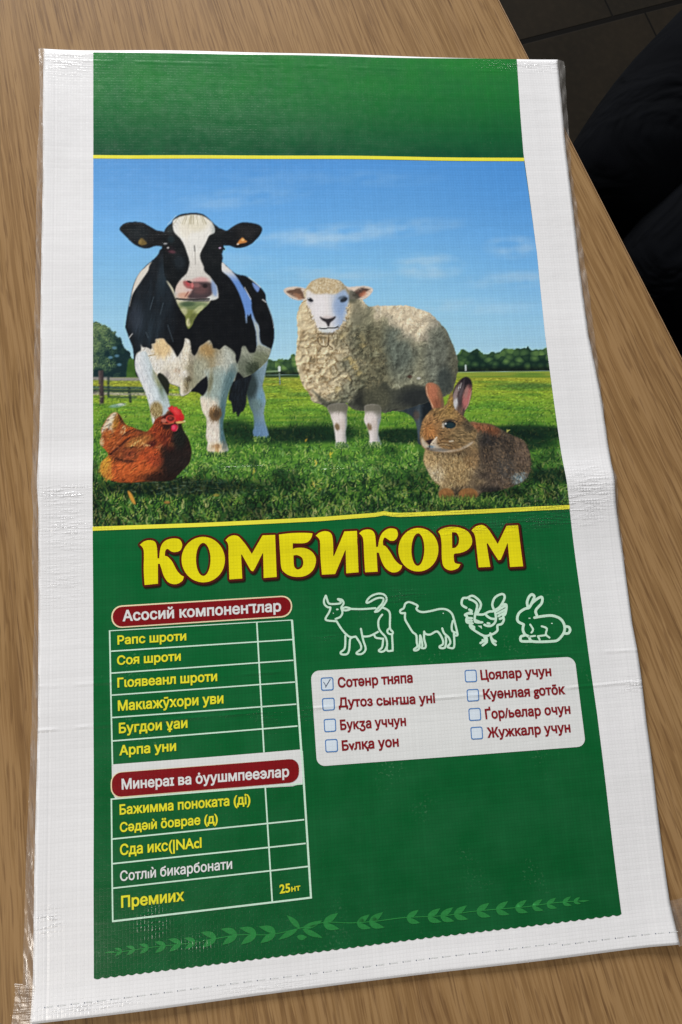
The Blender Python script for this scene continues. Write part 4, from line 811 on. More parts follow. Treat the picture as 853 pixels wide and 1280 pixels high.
# --- the sack's relief: a fold ridge across the middle and a soft unevenness, metres
_p, _q = lay([(48, 607), (766, 602)])
RS = (_q[1]-_p[1])/(_q[0]-_p[0]); R0 = _p[1]-RS*_p[0]
def relief(xy):
    x, y = xy[:, 0], xy[:, 1]
    d = y - (R0 + RS*x) + .004*np.sin(x*9.)
    ridge = .0042*np.where(d > 0, np.exp(-(d/.022)**2), np.exp(-(np.abs(d)/.050)**1.5))*(.75+.25*np.sin(x*7+.5))
    d2 = y - (R0-.052 + RS*x*.6) + .006*np.sin(x*14+1)
    ridge = ridge + .0011*np.exp(-(d2/.011)**2)*(.5+.5*np.sin(x*11+2.))
    und = .0005*np.sin(x*17+y*6)+.0004*np.sin(x*8-y*21+1)+.0003*np.sin(x*35+y*13+2)+.0003*np.sin(y*44+x*9)
    edge = .0022*np.exp(-((.278-x)/.02)**2)*(.6+.4*np.sin(y*23)) + .0016*np.exp(-((x+.276)/.02)**2)*(.5+.5*np.sin(y*19+1)) + .0018*np.exp(-((y+.448)/.02)**2)*(.7+.3*np.sin(x*21))
    return np.maximum(.0012 + ridge + und + edge, .0003)
THICK = .0009
def lift(p, up):
    xy = lay(p); return np.concatenate([xy, (relief(xy) + THICK + up)[:, None]], 1)
def quads(ny, nx):
    i = np.arange(ny*nx).reshape(ny, nx)
    return np.stack([i[1:, :-1], i[1:, 1:], i[:-1, 1:], i[:-1, :-1]], -1).reshape(-1, 4)
def along(P, t):
    """resample a polyline of the layout by its second coordinate fraction"""
    P = np.array(P, float); L = np.concatenate([[0], np.cumsum(np.hypot(*np.diff(P, axis=0).T))]); L /= L[-1]
    return np.stack([np.interp(t, L, P[:, 0]), np.interp(t, L, P[:, 1])], 1)

def fill(name, polys, up, mat, parent, step=0, exact=False):
    """flat print of any outline(s), draped on the sack; windings are united, holes wound the other way are kept"""
    vs, fs, sg = [], [], []
    for P in polys:
        P = np.array(P, float)
        keep = np.hypot(*(P-np.roll(P, 1, 0)).T) > 1e-4; P = P[keep]
        if len(P) < 3: continue
        Q = []                                         # long sides get points so that they follow the sack's relief
        for a, b in zip(P, np.roll(P, -1, 0)):
            k = max(1, int(np.hypot(*(b-a))/7)); Q += [a+(b-a)*i/k for i in range(k)]
        P = np.array(Q)
        ar = .5*np.sum(P[:, 0]*np.roll(P[:, 1], -1)-np.roll(P[:, 0], -1)*P[:, 1])
        if abs(ar) < 1e-6: continue
        s = 1 if ar > 0 else -1
        if s < 0: P = P[::-1]
        fs.append(list(range(len(vs), len(vs)+len(P)))); sg.append(s); vs += [Vector((a, b)) for a, b in P]
    if step:
        A = np.array([(v.x, v.y) for v in vs]); x0, y0 = A.min(0); x1, y1 = A.max(0)
        for yy in np.arange(y0+step*.37, y1, step):
            for xx in np.arange(x0+step*.41, x1, step): vs.append(Vector((xx, yy)))
    if exact:                                          # lettering: winding number of every triangle, safe for any contour
        ed = [(r[i-1], r[i]) for r in fs for i in range(len(r))]
        v, e, f, ov, oe, of = geometry.delaunay_2d_cdt(vs, ed, [], 0, 1e-5)
        A = np.array([(q.x, q.y) for q in v]); T = np.array([t for t in f if len(t) == 3]); c = A[T].mean(1); wn = np.zeros(len(T), int)
        for r, s in zip(fs, sg):
            Q = np.array([(vs[i].x, vs[i].y) for i in r]); a, b = Q, np.roll(Q, -1, 0)
            box = (c[:, 0] > Q[:, 0].min()) & (c[:, 0] < Q[:, 0].max()) & (c[:, 1] > Q[:, 1].min()) & (c[:, 1] < Q[:, 1].max())
            k = np.nonzero(box)[0]
            if not len(k): continue
            px, py = c[k, 0][:, None], c[k, 1][:, None]
            cr = (b[:, 0]-a[:, 0])*(py-a[:, 1])-(px-a[:, 0])*(b[:, 1]-a[:, 1])
            up_ = (a[:, 1] <= py) & (b[:, 1] > py) & (cr > 0); dn = (a[:, 1] > py) & (b[:, 1] <= py) & (cr < 0)
            wn[k] += s*(up_.sum(1)-dn.sum(1))
        out = [list(t)[::-1] for t, w in zip(T.tolist(), wn) if w != 0]
    else:
        v, e, f, ov, oe, of = geometry.delaunay_2d_cdt(vs, [], fs, 0, 1e-5)
        out = [list(t)[::-1] for t, o in zip(f, of) if o and sum(sg[k] for k in o) != 0]
    used = sorted({i for t in out for i in t}); mp = {k: i for i, k in enumerate(used)}
    P = np.array([(v[i].x, v[i].y) for i in used])
    return mesh_ob(name, lift(P, up), [[mp[i] for i in t] for t in out], mat, parent)

def ribbon(pts, w, sm=5, cap=True):
    """outline polygon of a pen line of width w"""
    P = smooth(pts, closed=False, n=sm) if sm > 1 else np.array(pts, float)
    if sm <= 1:                                        # straight rules get points along their length so that they drape
        Q = [P[0]]
        for a, b in zip(P[:-1], P[1:]):
            k = max(1, int(np.hypot(*(b-a))/10)); Q += [a+(b-a)*i/k for i in range(1, k+1)]
        P = np.array(Q)
    d = np.gradient(P, axis=0); d /= np.maximum(np.hypot(*d.T), 1e-9)[:, None]; n = np.stack([-d[:, 1], d[:, 0]], 1)*w/2
    a0 = math.atan2(d[-1][1], d[-1][0]); a1 = math.atan2(d[0][1], d[0][0])
    c1 = [P[-1]+w/2*np.array([math.cos(a0+t), math.sin(a0+t)]) for t in np.linspace(math.pi/2, -math.pi/2, 6)[1:-1]] if cap else []
    c0 = [P[0]+w/2*np.array([math.cos(a1+t), math.sin(a1+t)]) for t in np.linspace(-math.pi/2, -3*math.pi/2, 6)[1:-1]] if cap else []
    return list(P+n)+c1+list((P-n)[::-1])+c0
def ribbons(pts, w, sm=5):
    """a pen line as a chain of short overlapping quads and discs, safe at sharp bends"""
    P = smooth(pts, closed=False, n=sm) if sm > 1 else np.array(pts, float); out = []
    for a, b in zip(P[:-1], P[1:]):
        d = b-a; L = np.hypot(*d)
        if L < 1e-6: continue
        n = np.array([-d[1], d[0]])/L*w/2; out.append([a+n, a-n, b-n, b+n])
    for p in P: out.append([p+w/2*np.array([math.cos(t), math.sin(t)]) for t in np.linspace(0, 2*math.pi, 9)[:-1]])
    out = [np.array(q) for q in out]
    return [q if .5*np.sum(q[:, 0]*np.roll(q[:, 1], -1)-np.roll(q[:, 0], -1)*q[:, 1]) > 0 else q[::-1] for q in out]
def fatten(polys, r, shift=(0, 0)):
    out = []
    for P in polys:
        P = np.array(P)+np.array(shift); ar = np.sum(P[:, 0]*np.roll(P[:, 1], -1)-np.roll(P[:, 0], -1)*P[:, 1])
        out += [P if ar > 0 else P[::-1]] + ribbons(np.concatenate([P, P[:1]])[::1], 2*r, 1)
    return out
def rrect(c, r, n=5):
    """quadrilateral (given clockwise from top left) with rounded corners"""
    c = np.array(c, float); out = []
    for i in range(4):
        p, a, b = c[i], c[i-1], c[(i+1) % 4]
        u = (a-p)/np.hypot(*(a-p))*r; v = (b-p)/np.hypot(*(b-p))*r
        for t in np.linspace(0, 1, n):
            th = t*math.pi/2; out.append(p + u*(1-math.sin(th)) + v*(1-math.cos(th)))
    return out

# --- lettering from Blender's own built-in typeface, only its outlines are taken
_dg = bpy.context.evaluated_depsgraph_get()
def glyphs(txt):
    cu = bpy.data.curves.new('lettering', 'FONT'); cu.body = txt; cu.size = 1.0
    ob = bpy.data.objects.new('lettering', cu); COL.objects.link(ob); bpy.context.view_layer.update()
    c2 = ob.to_curve(bpy.context.evaluated_depsgraph_get()); polys = []
    for s in c2.splines:
        if s.type == 'BEZIER':
            bp = s.bezier_points; P = []
            for i in range(len(bp)):
                a, b = bp[i], bp[(i+1) % len(bp)]
                st = (b.co-a.co).length
                straight = (a.handle_right-a.co).cross(b.co-a.co).length < 1e-5 and (b.handle_left-b.co).cross(b.co-a.co).length < 1e-5
                k = 1 if straight else 5
                for j in range(k):
                    t = j/k; q = (1-t)**3*a.co+3*(1-t)**2*t*a.handle_right+3*(1-t)*t*t*b.handle_left+t**3*b.co; P.append((q.x, q.y))
            polys.append(np.array(P))
        else: polys.append(np.array([(p.co.x, p.co.y) for p in s.points]))
    ob.to_curve_clear(); bpy.data.objects.remove(ob); bpy.data.curves.remove(cu)
    return polys
CAP = max(p[:, 1].max() for p in glyphs('Н'))
def embolden(P, e):
    d = P-np.roll(P, 1, 0); keep = np.hypot(*d.T) > 1e-5; P = P[keep]
    if len(P) < 3: return P
    a = P-np.roll(P, 1, 0); b = np.roll(P, -1, 0)-P
    a /= np.hypot(*a.T)[:, None]; b /= np.maximum(np.hypot(*b.T), 1e-9)[:, None]
    na, nb = np.stack([-a[:, 1], a[:, 0]], 1), np.stack([-b[:, 1], b[:, 0]], 1)
    m = na+nb; l = np.maximum((m*m).sum(1), .5); m = m*2/l[:, None]
    return P+m*e                        # outlines run so that the left-hand normal points out of the ink
_n = {}
def _count(ch):
    if ch not in _n: _n[ch] = 0 if ch == ' ' else len(glyphs(ch))
    return _n[ch]
def text_polys(txt, p0, p1, cap, bold=.022, yscale=1.0):
    raw = glyphs(txt); G = []; k = 0
    for ch in txt:                                     # every letter wound the same way, whichever face it came from
        n = _count(ch); g = [P/CAP for P in raw[k:k+n]]; k += n
        if not g: continue
        ar = [np.sum(P[:, 0]*np.roll(P[:, 1], -1)-np.roll(P[:, 0], -1)*P[:, 1]) for P in g]
        flip = ar[int(np.argmax(np.abs(ar)))] > 0
        G += [embolden(P[::-1] if flip else P, bold) for P in g]
    x0 = min(P[:, 0].min() for P in G); x1 = max(P[:, 0].max() for P in G)
    p0, p1 = np.array(p0, float), np.array(p1, float)
    lean = -(p0[0]+p1[0]-234)/2/583*.122
    up = np.array([lean, -1.])*cap
    return [p0 + np.outer((P[:, 0]-x0)/(x1-x0), p1-p0) + np.outer(P[:, 1], up) for P in G]
def text(name, txt, p0, p1, cap, up, mat, parent, bold=.022):
    return fill(name, text_polys(txt, p0, p1, cap, bold), up, mat, parent, exact=True)
# ---------------------------------------------------------------- floor, table
fl = mesh_ob('floor', np.array([(-9, -9, 0), (9, -9, 0), (9, 9, 0), (-9, 9, 0)], float), [[0, 1, 2, 3]], M['floor'], None, False)
_g = lay([(652, 53), (850, 2)], CAM_H+TOP); _ga = math.atan2(*(_g[1]-_g[0])[::-1])
_k = lay([(750, 78)], CAM_H+TOP)[0]; _ax = np.array([math.cos(_ga), math.sin(_ga)]); _ay = np.array([-_ax[1], _ax[0]])
_o = _g[0] + _ax*np.dot(_k-_g[0], _ax)                 # where the two joints meet
fl.location = (_o[0]-_ax[0]*.086*-1, _o[1]-_ax[1]*.086*-1, 0); fl.rotation_euler.z = _ga
fl['kind'] = 'structure'; fl['label'] = 'dark brown tiled floor in the shade beyond the table'; fl['category'] = 'floor'

t_ang = math.atan2(E_DIR[1], E_DIR[0])
_mid = _e0 + E_DIR*np.dot(-_e0, E_DIR)                 # point of the edge nearest the middle of the sack
table = empty('oak_table', (_mid[0], _mid[1], 0), 'light brown oak table with straight grain under the printed feed sack', 'table', t_ang)
side = 1 if np.dot(N_IN, np.array([-math.sin(t_ang), math.cos(t_ang)])) > 0 else -1
L0, L1, DW, TH = -1.05, .95, .98, .032
def rbox(name, x0, x1, y0, y1, z0, z1, mat, parent, bev=.002):
    """box with its long edges eased"""
    prof = []
    for (sx, sy, a0) in ((1, 1, 0), (-1, 1, 90), (-1, -1, 180), (1, -1, 270)):
        for k in range(4):
            a = math.radians(a0+30*k); prof.append(((y1-bev if sx > 0 else y0+bev)+bev*math.cos(a), (z1-bev if sy > 0 else z0+bev)+bev*math.sin(a)))
    n = len(prof); V = [(x, y, z) for x in (x0, x1) for y, z in prof]
    Fs = [[i, (i+1) % n, n+(i+1) % n, n+i] for i in range(n)] + [list(range(n))[::-1], list(range(n, 2*n))]
    o = mesh_ob(name, V, Fs, mat, parent, False); return o
ya, yb = (0, DW) if side > 0 else (-DW, 0)
rbox('table_top', L0, L1, ya+(.0012 if side > 0 else 0), yb-(0 if side > 0 else .0012), TOP-TH, TOP, M['oak'], table)
eb = (ya-.0002, ya+.0010) if side > 0 else (yb-.0010, yb+.0002)
rbox('edge_band', L0+.001, L1-.001, eb[0], eb[1], TOP-TH+.001, TOP-.0007, M['edge'], table, .0004)
for lx in (L0+.09, L1-.09):
    for ly in (ya+.08, yb-.08):
        rbox('leg', lx-.025, lx+.025, ly-.025, ly+.025, .0, TOP-TH-.0015, M['steel'], table, .003)
ap = rbox('apron', L0+.13, L1-.13, yb-.105 if side < 0 else ya+.085, yb-.085 if side < 0 else ya+.105, TOP-TH-.08, TOP-TH-.001, M['steel'], table, .002)

# ---------------------------------------------------------------- the feed sack
sack = empty('feed_sack', (0, 0, TOP), 'white woven plastic feed sack printed with farm animals, lying flat on the oak table', 'feed sack')
W_L = [(55.9, 63.2), (55.2, 117), (54.9, 220), (52, 400), (52.8, 486), (50, 568), (48.9, 603), (50.6, 640), (50.2, 690), (49.7, 752), (49.3, 900), (46.8, 1000), (42.2, 1236), (39.6, 1277.5)]
W_R = [(696, 77.5), (698.5, 110), (705, 183.7), (719.7, 301.8), (733.9, 420), (749.9, 498.7), (764.5, 598), (767.2, 630), (778, 695), (787.9, 780), (794.1, 814), (799.5, 851.7), (805.8, 905.5), (811.2, 941.4), (818.3, 1000), (834.8, 1126), (845.5, 1177)]
W_T = lambda u: np.interp(u, [0, .1, .92, 1], [0, .4, .6, 0])        # the cut edges are not quite straight
def panel(Lp, Rp, ny, nx, bottom=None, top=None):
    v = np.linspace(0, 1, ny); u = np.linspace(0, 1, nx); A, B = along(Lp, v), along(Rp, v)
    P = A[:, None]*(1-u)[None, :, None] + B[:, None]*u[None, :, None]
    if bottom is not None: P[..., 1] += bottom(u)[None]*(v**10)[:, None]
    if top is not None: P[..., 1] += top(u)[None]*((1-v)**8)[:, None]
    return P
P = panel(W_L, W_R, 300, 190, bottom=lambda u: 1.5*np.sin(u*9)*u*(1-u)*2, top=lambda u: -1.6*np.sin(u*math.pi)+.5*np.sin(u*17))
ny, nx = P.shape[:2]; V = lift(P.reshape(-1, 2), 0); B = V.copy(); B[:, 2] -= THICK-.00005; N = ny*nx
i = np.arange(N).reshape(ny, nx); Fq = [quads(ny, nx), quads(ny, nx)[:, ::-1]+N]
for row in (i[0, ::-1], i[-1], i[:, 0], i[::-1, -1]):
    Fq.append(np.stack([row[:-1], row[1:], row[1:]+N, row[:-1]+N], 1)[:, ::-1])
mesh_ob('woven_sheet', np.concatenate([V, B]), np.concatenate(Fq), M['white'], sack)

G_L = [(117.3, 67.3), (117.3, 400), (117.6, 700), (118.2, 1000), (118.6, 1221.5)]
G_R = [(645.2, 76), (649.2, 141), (653.6, 194), (670.5, 315), (680.6, 420), (710.2, 641), (723.7, 738.6), (734.2, 817.3), (744.8, 892), (758, 1000), (775.6, 1142)]
scal = lambda u: 1.9*np.abs(np.sin(u*math.pi*62)) - .9
P = panel(G_L, G_R, 300, 63*8+1, bottom=None); 
v = np.linspace(0, 1, P.shape[0]); P[-1, :, 1] += scal(np.linspace(0, 1, P.shape[1])); P[-2, :, 1] += .3*scal(np.linspace(0, 1, P.shape[1]))
mesh_ob('green_print', lift(P.reshape(-1, 2), .00012), quads(*P.shape[:2]), M['green'], sack)

# the printed photograph and its animals
art, masks = paint_picture()
PIC = [(117.3, 199.5), (654.2, 203.8), (709.4, 634.6), (117.6, 661.2)]
nx, ny = 590, 458
u = np.linspace(0, 1, nx); v = np.linspace(0, 1, ny)
Lp = along([PIC[0], PIC[3]], v); Rp = along([(654.2, 203.8), (670.5, 315), (680.6, 420), (709.4, 634.6)], v)
P = (Lp[:, None]*(1-u)[None, :, None] + Rp[:, None]*u[None, :, None]).reshape(-1, 2)
sx = np.clip(P[:, 0]-PX0-.5, 0, PW-1.001); sy = np.clip(P[:, 1]-PY0-.5, 0, PH-1.001); ix, iy = sx.astype(int), sy.astype(int); fx, fy = sx-ix, sy-iy
def samp(A):
    w = (slice(None),)+(None,)*(A.ndim-2)
    return (A[iy, ix]*(1-fx)[w]+A[iy, ix+1]*fx[w])*(1-fy)[w]+(A[iy+1, ix]*(1-fx)[w]+A[iy+1, ix+1]*fx[w])*fy[w]
inkc = np.clip(s2l(samp(art))*INK, 0, .85)
pic = mesh_ob('photograph_print', lift(P, .00024), quads(ny, nx), M['picture'], sack, True, inkc)
qd = quads(ny, nx)
for k, m in masks.items():
    mv = samp(m) > .5; f = qd[mv[qd].sum(1) >= 3]
    idx = np.unique(f); re = np.full(len(P), -1); re[idx] = np.arange(len(idx))
    mesh_ob(k, lift(P[idx], .00030), re[f], M['picture'], pic, True, inkc[idx])

for a, w in (([(117.2, 197.2), (300, 198.7), (500, 200.0), (654.4, 201.4)], 4.2), ([(117.4, 661.8), (250, 657), (400, 649.8), (470, 644.5), (481, 642.2), (492, 645), (600, 640.5), (709.6, 634.8)], 5.0)):
    fill('yellow_stripe', [ribbon([tuple(q) for q in along(a, np.linspace(0, 1, 60))], w, 1, cap=False)], .00036, M['stripe'], sack)

# title
def sm(p): return smooth(p, n=5)
def dbl(pts, corners):
    out = []
    for i, p in enumerate(pts): out += [p, p] if i in corners else [p]
    return out
a, s = (170, 650), 7.108
ell = lambda cx, cy, rx, ry, n=40: [(cx+rx*math.cos(t), cy+ry*math.sin(t)) for t in np.linspace(0, 2*math.pi, n, endpoint=False)]
K1 = zr(170, 650, s, dbl([(45, 225), (85, 195), (130, 185), (175, 197), (194, 240), (200, 345), (215, 345), (220, 290), (235, 230), (270, 190), (330, 170), (390, 176), (416, 212), (414, 250), (396, 278), (355, 290), (322, 284), (300, 268), (285, 262), (268, 282), (265, 322), (292, 332), (330, 375), (370, 450), (405, 490), (432, 505), (420, 540), (385, 565), (340, 572), (290, 552), (255, 500), (235, 440), (220, 393), (203, 392), (203, 568), (85, 580), (78, 450), (80, 330), (78, 275), (65, 245)], (0, 5, 6, 20, 25, 32, 33, 34, 35)))
M1p = [(18, 185), (50, 155), (90, 142), (130, 150), (165, 185), (205, 235), (250, 305), (345, 142), (456, 138), (470, 508), (355, 517), (350, 300), (344, 300), (270, 445), (250, 452), (235, 440), (162, 310), (155, 312), (165, 522), (52, 530), (45, 330), (42, 225)]
M1c = (0, 6, 7, 8, 9, 10, 11, 12, 16, 17, 18, 19)
Bp = dbl([(490, 135), (600, 122), (720, 120), (786, 125), (775, 165), (745, 200), (700, 212), (612, 212), (612, 262), (650, 252), (720, 255), (780, 285), (815, 340), (812, 400), (785, 455), (730, 495), (660, 508), (590, 498), (535, 465), (510, 420), (500, 300)], (0, 3, 7, 8))
Bh = dbl([(618, 318), (650, 315), (690, 335), (705, 375), (695, 420), (660, 442), (635, 430), (622, 400)], (0,))
I1 = dbl([(32, 145), (65, 118), (110, 105), (155, 115), (178, 150), (186, 230), (188, 325), (195, 322), (285, 108), (395, 103), (412, 467), (303, 476), (297, 270), (290, 280), (205, 482), (88, 488), (75, 330), (70, 200), (55, 165)], (0, 6, 7, 8, 9, 10, 11, 12, 13, 14, 15))
K2 = dbl([(415, 125), (445, 100), (490, 90), (530, 100), (552, 130), (560, 180), (565, 245), (582, 243), (590, 190), (610, 135), (645, 98), (690, 80), (740, 90), (757, 125), (750, 160), (725, 188), (690, 190), (665, 175), (640, 162), (625, 190), (628, 230), (650, 240), (690, 290), (730, 355), (770, 395), (797, 408), (785, 440), (750, 465), (700, 465), (650, 430), (615, 370), (590, 295), (570, 293), (580, 462), (470, 467), (460, 330), (452, 190), (440, 150)], (0, 6, 7, 25, 31, 32, 33, 34))
Rp_ = dbl([(298, 92), (320, 75), (370, 65), (420, 70), (465, 92), (487, 130), (485, 165), (460, 195), (420, 210), (390, 215), (388, 240), (395, 265), (425, 272), (410, 295), (370, 307), (335, 290), (322, 250), (318, 160), (310, 110)], (0, 12))
Rh = dbl([(375, 95), (400, 98), (415, 125), (412, 160), (395, 180), (378, 182)], (0, 5))
M2p = [(483, 85), (510, 62), (545, 55), (575, 75), (600, 110), (632, 160), (680, 58), (743, 55), (775, 284), (702, 288), (688, 155), (684, 160), (655, 235), (643, 248), (630, 240), (575, 155), (570, 160), (592, 287), (527, 290), (510, 150), (500, 105)]
s4 = 4.489
LET = [K1, zr(170, 650, s, ell(603, 356, 191, 200)), zr(280, 650, s, dbl(M1p, M1c)), zr(280, 650, s, Bp), zr(390, 650, s, I1), zr(390, 650, s, K2), zr(480, 645, s4, ell(189, 192, 112, 121)), zr(480, 645, s4, Rp_), zr(480, 645, s4, dbl(M2p, (0, 5, 6, 7, 8, 9, 10, 11, 15, 16, 17, 18)))]
HOL = {1: zr(170, 650, s, ell(603, 354, 64, 145)), 3: zr(280, 650, s, Bh), 6: zr(480, 645, s4, ell(186, 191, 36, 90)), 7: zr(480, 645, s4, Rh)}
def ccw(P, d=1):
    P = np.array(P); ar = np.sum(P[:, 0]*np.roll(P[:, 1], -1)-np.roll(P[:, 0], -1)*P[:, 1]); return P if ar*d > 0 else P[::-1]
outer = [ccw(sm(p)) for p in LET]; inner = [ccw(sm(HOL[k]), -1) for k in HOL]
title = fill('title_lettering', outer+inner, .00054, M['yellow'], sack, step=5, exact=True)
def ring(P, r, sh=(0, 0)): return ribbons(np.concatenate([P, P[:2]])+np.array(sh), 2*r, 1)
halo = []; shad = []
for k, P in enumerate(outer):
    halo += ring(P, 2.7); shad += ring(P, 3.0, (1.5, 1.7))
    if k not in HOL: halo.append(P); shad.append(P)
for P in inner:
    halo += ring(P, 2.4); shad += ring(P, 2.4, (1.0, 1.1))
fill('title_outline', halo, .00046, M['maroon'], title); fill('title_shadow', shad, .00040, M['black'], title)

# ingredient table
def hp(c, r, up, mat, parent, name, n=6, d=0):
    return fill(name, [rrect(c, r, n)], up, mat, parent, step=6)
wp = fill('white_band', [[(140.6, 955), (258, 946), (376.8, 936.2), (378.4, 978.6), (366, 982), (262, 988), (145, 997), (141, 990)]], .00030, M['white_print'], sack, step=6)
for c, out_r, txt, p0, p1, cap, brd in (([(140.2, 757.6), (365.4, 744.0), (365.6, 771.0), (140.6, 785.6)], 13.0, 'Асосий компоненדлар', (154.4, 776.3), (351.8, 763.8), 13.0, 1), ([(139.2, 965.2), (374.0, 947.3), (374.2, 976.8), (139.4, 997.4)], 13.0, 'Минераɪ ва ȯуушмпееэлар', (153.2, 985.8), (361.7, 969.6), 12.5, 2)):
    hd = hp(c, out_r, .00040, M['cream'], sack, 'heading_plate')
    k = np.array(c, float); m = k.mean(0); ins = np.array([(1.7, 1.7), (-1.7, 1.7), (-1.7, -1.7), (1.7, -1.7)]) if brd == 1 else np.array([(1.6, .6), (-.3, .1), (-.3, -.1), (1.6, -1.5)])
    hp(k+ins, out_r-1.2, .00048, M['red'], hd, 'red_ground')
    text('heading_text', txt, p0, p1, cap, .00056, M['white_print'], hd, .040)
rules = []
def rl(a, b, w): rules.append(ccw(ribbon([a, b], w, 1, cap=False)))
for a, b, w in (((138, 788.5), (365.8, 775), 1.2), ((139.9, 813.9), (366, 799.3), 1.7), ((139.9, 841.2), (367, 825.2), 1.7), ((140.7, 868.6), (369, 852.3), 1.7), ((140.7, 896.5), (370.6, 879.9), 1.8), ((141, 925.7), (372, 907.1), 1.8), ((138.2, 788), (141.6, 956), 1.9), ((321.3, 777.5), (330.3, 940), 1.9), ((365.2, 775), (377.2, 944), 2.6),
                ((139.6, 998.2), (378.4, 979), 1.8), ((141.6, 1047.6), (380.4, 1023.6), 1.9), ((141.8, 1078.1), (382.2, 1053), 1.9), ((142.2, 1108.4), (385.2, 1081.5), 1.9), ((141.6, 1149.6), (389.8, 1120.0), 2.4), ((140.2, 997.5), (142.4, 1150), 1.9), ((331.8, 982), (340.6, 1125.5), 1.9), ((377.4, 938), (388.8, 1121), 2.5)): rl(a, b, w)
tb = fill('ingredient_table', rules, .00036, M['pale_line'], sack)
Y, Wt = M['yellow_text'], M['white_print']
for txt, p0, p1, cap, mt, bd in (('Рапс шроти', (148, 805.4), (233.6, 800.0), 10.7, Y, .040), ('Соя шроти', (147.5, 830.7), (226.8, 825.2), 10.8, Y, .040), ('Гɩоявеанл шроти', (148, 858.8), (272.1, 850.6), 11.4, Y, .040), ('Макɩажӯхори уви', (148.6, 887.8), (279.9, 878.3), 12.2, Y, .040), ('Бугдои ұаи', (149.8, 915.8), (235.2, 908.7), 12.2, Y, .040), ('Арпа уни', (150.1, 943.3), (221, 937.4), 11.8, Y, .040),
                             ('Бажимма поноката (ді)', (150.6, 1017.2), (313.5, 1003.6), 12, Y, .038), ('Сәдәıѝ ӧоврае (д)', (151, 1038.8), (272.9, 1027.2), 11.4, Y, .038), ('Сда икс(|NAcl', (151.3, 1067.3), (252.7, 1057.9), 13, Y, .034), ('Сотлıѝ бикарбонати', (151.6, 1099.5), (290.8, 1084.0), 12.2, Wt, .026), ('Премиих', (152.9, 1132.3), (231.4, 1123.6), 14.0, Y, .038), ('25', (349.9, 1114.8), (363.2, 1112.8), 11, Y, .038), ('нт', (364.4, 1112.6), (375.7, 1110.8), 7.6, Y, .03)):
    text('ingredient_text', txt, p0, p1, cap, .00044, mt, tb, bd)

# check list
ck = fill('checklist_panel', [rrect([(388.4, 838.6), (716.9, 820.6), (730.6, 932.2), (396.4, 957.6)], 10.5, 8)], .00030, M['white_print'], sack, step=6)
for bx in (zr(385, 830, 4.739, [(75, 80), (150, 77), (153, 155), (78, 158)]), zr(385, 830, 4.739, [(82, 202), (157, 198), (160, 272), (87, 277)]), zr(385, 830, 4.739, [(92, 325), (165, 321), (168, 398), (97, 403)]), zr(385, 830, 4.739, [(100, 445), (175, 441), (178, 518), (104, 522)]),
           zr(560, 815, 4.739, [(94, 106), (165, 103), (170, 176), (98, 179)]), zr(560, 815, 4.739, [(106, 220), (178, 216), (182, 288), (110, 293)]), zr(560, 815, 4.739, [(116, 332), (188, 328), (193, 402), (120, 406)]), zr(560, 815, 4.739, [(127, 442), (198, 438), (203, 512), (132, 516)])):
    O = np.array(rrect(bx, 2.6)); c = np.array(bx).mean(0); I = np.array(rrect(c+(np.array(bx)-c)*.84, 1.8))
    fill('checkbox', [ccw(O), ccw(I, -1)], .00046, M['blue'], ck); fill('checkbox_ground', [I], .00040, M['pale_blue'], ck)
fill('tick_mark', ribbons([(404.5, 852.5), (406, 854.6), (407.6, 858.2)], .9, 1)+ribbons([(407.0, 858.6), (412.8, 849)], 1.1, 1), .00050, M['grey_tick'], ck)
for txt, p0, p1, cap in (('Сотәнр тняпа', (422.6, 859.1), (515.8, 852.6), 12), ('Дутоз сыҥша уні', (423.4, 883.8), (543.7, 877.9), 11.6), ('Букӡа уччун', (425.5, 911.9), (507.4, 906.2), 12), ('Бvлқа уон', (427.6, 937.6), (498.3, 932.1), 12), ('Цоялар учун', (600.4, 849.4), (688.3, 844.3), 11.6), ('Куәнлая gотōк', (603.7, 873.5), (705.6, 866.8), 11.8), ('Ґор/ьелар очун', (606, 898.0), (711.9, 891.2), 11.8), ('Жужкалр учун', (608.1, 921.1), (711.9, 914.2), 11.8)):
    text('checklist_text', txt, p0, p1, cap, .00046, M['text_red'], ck, .048)

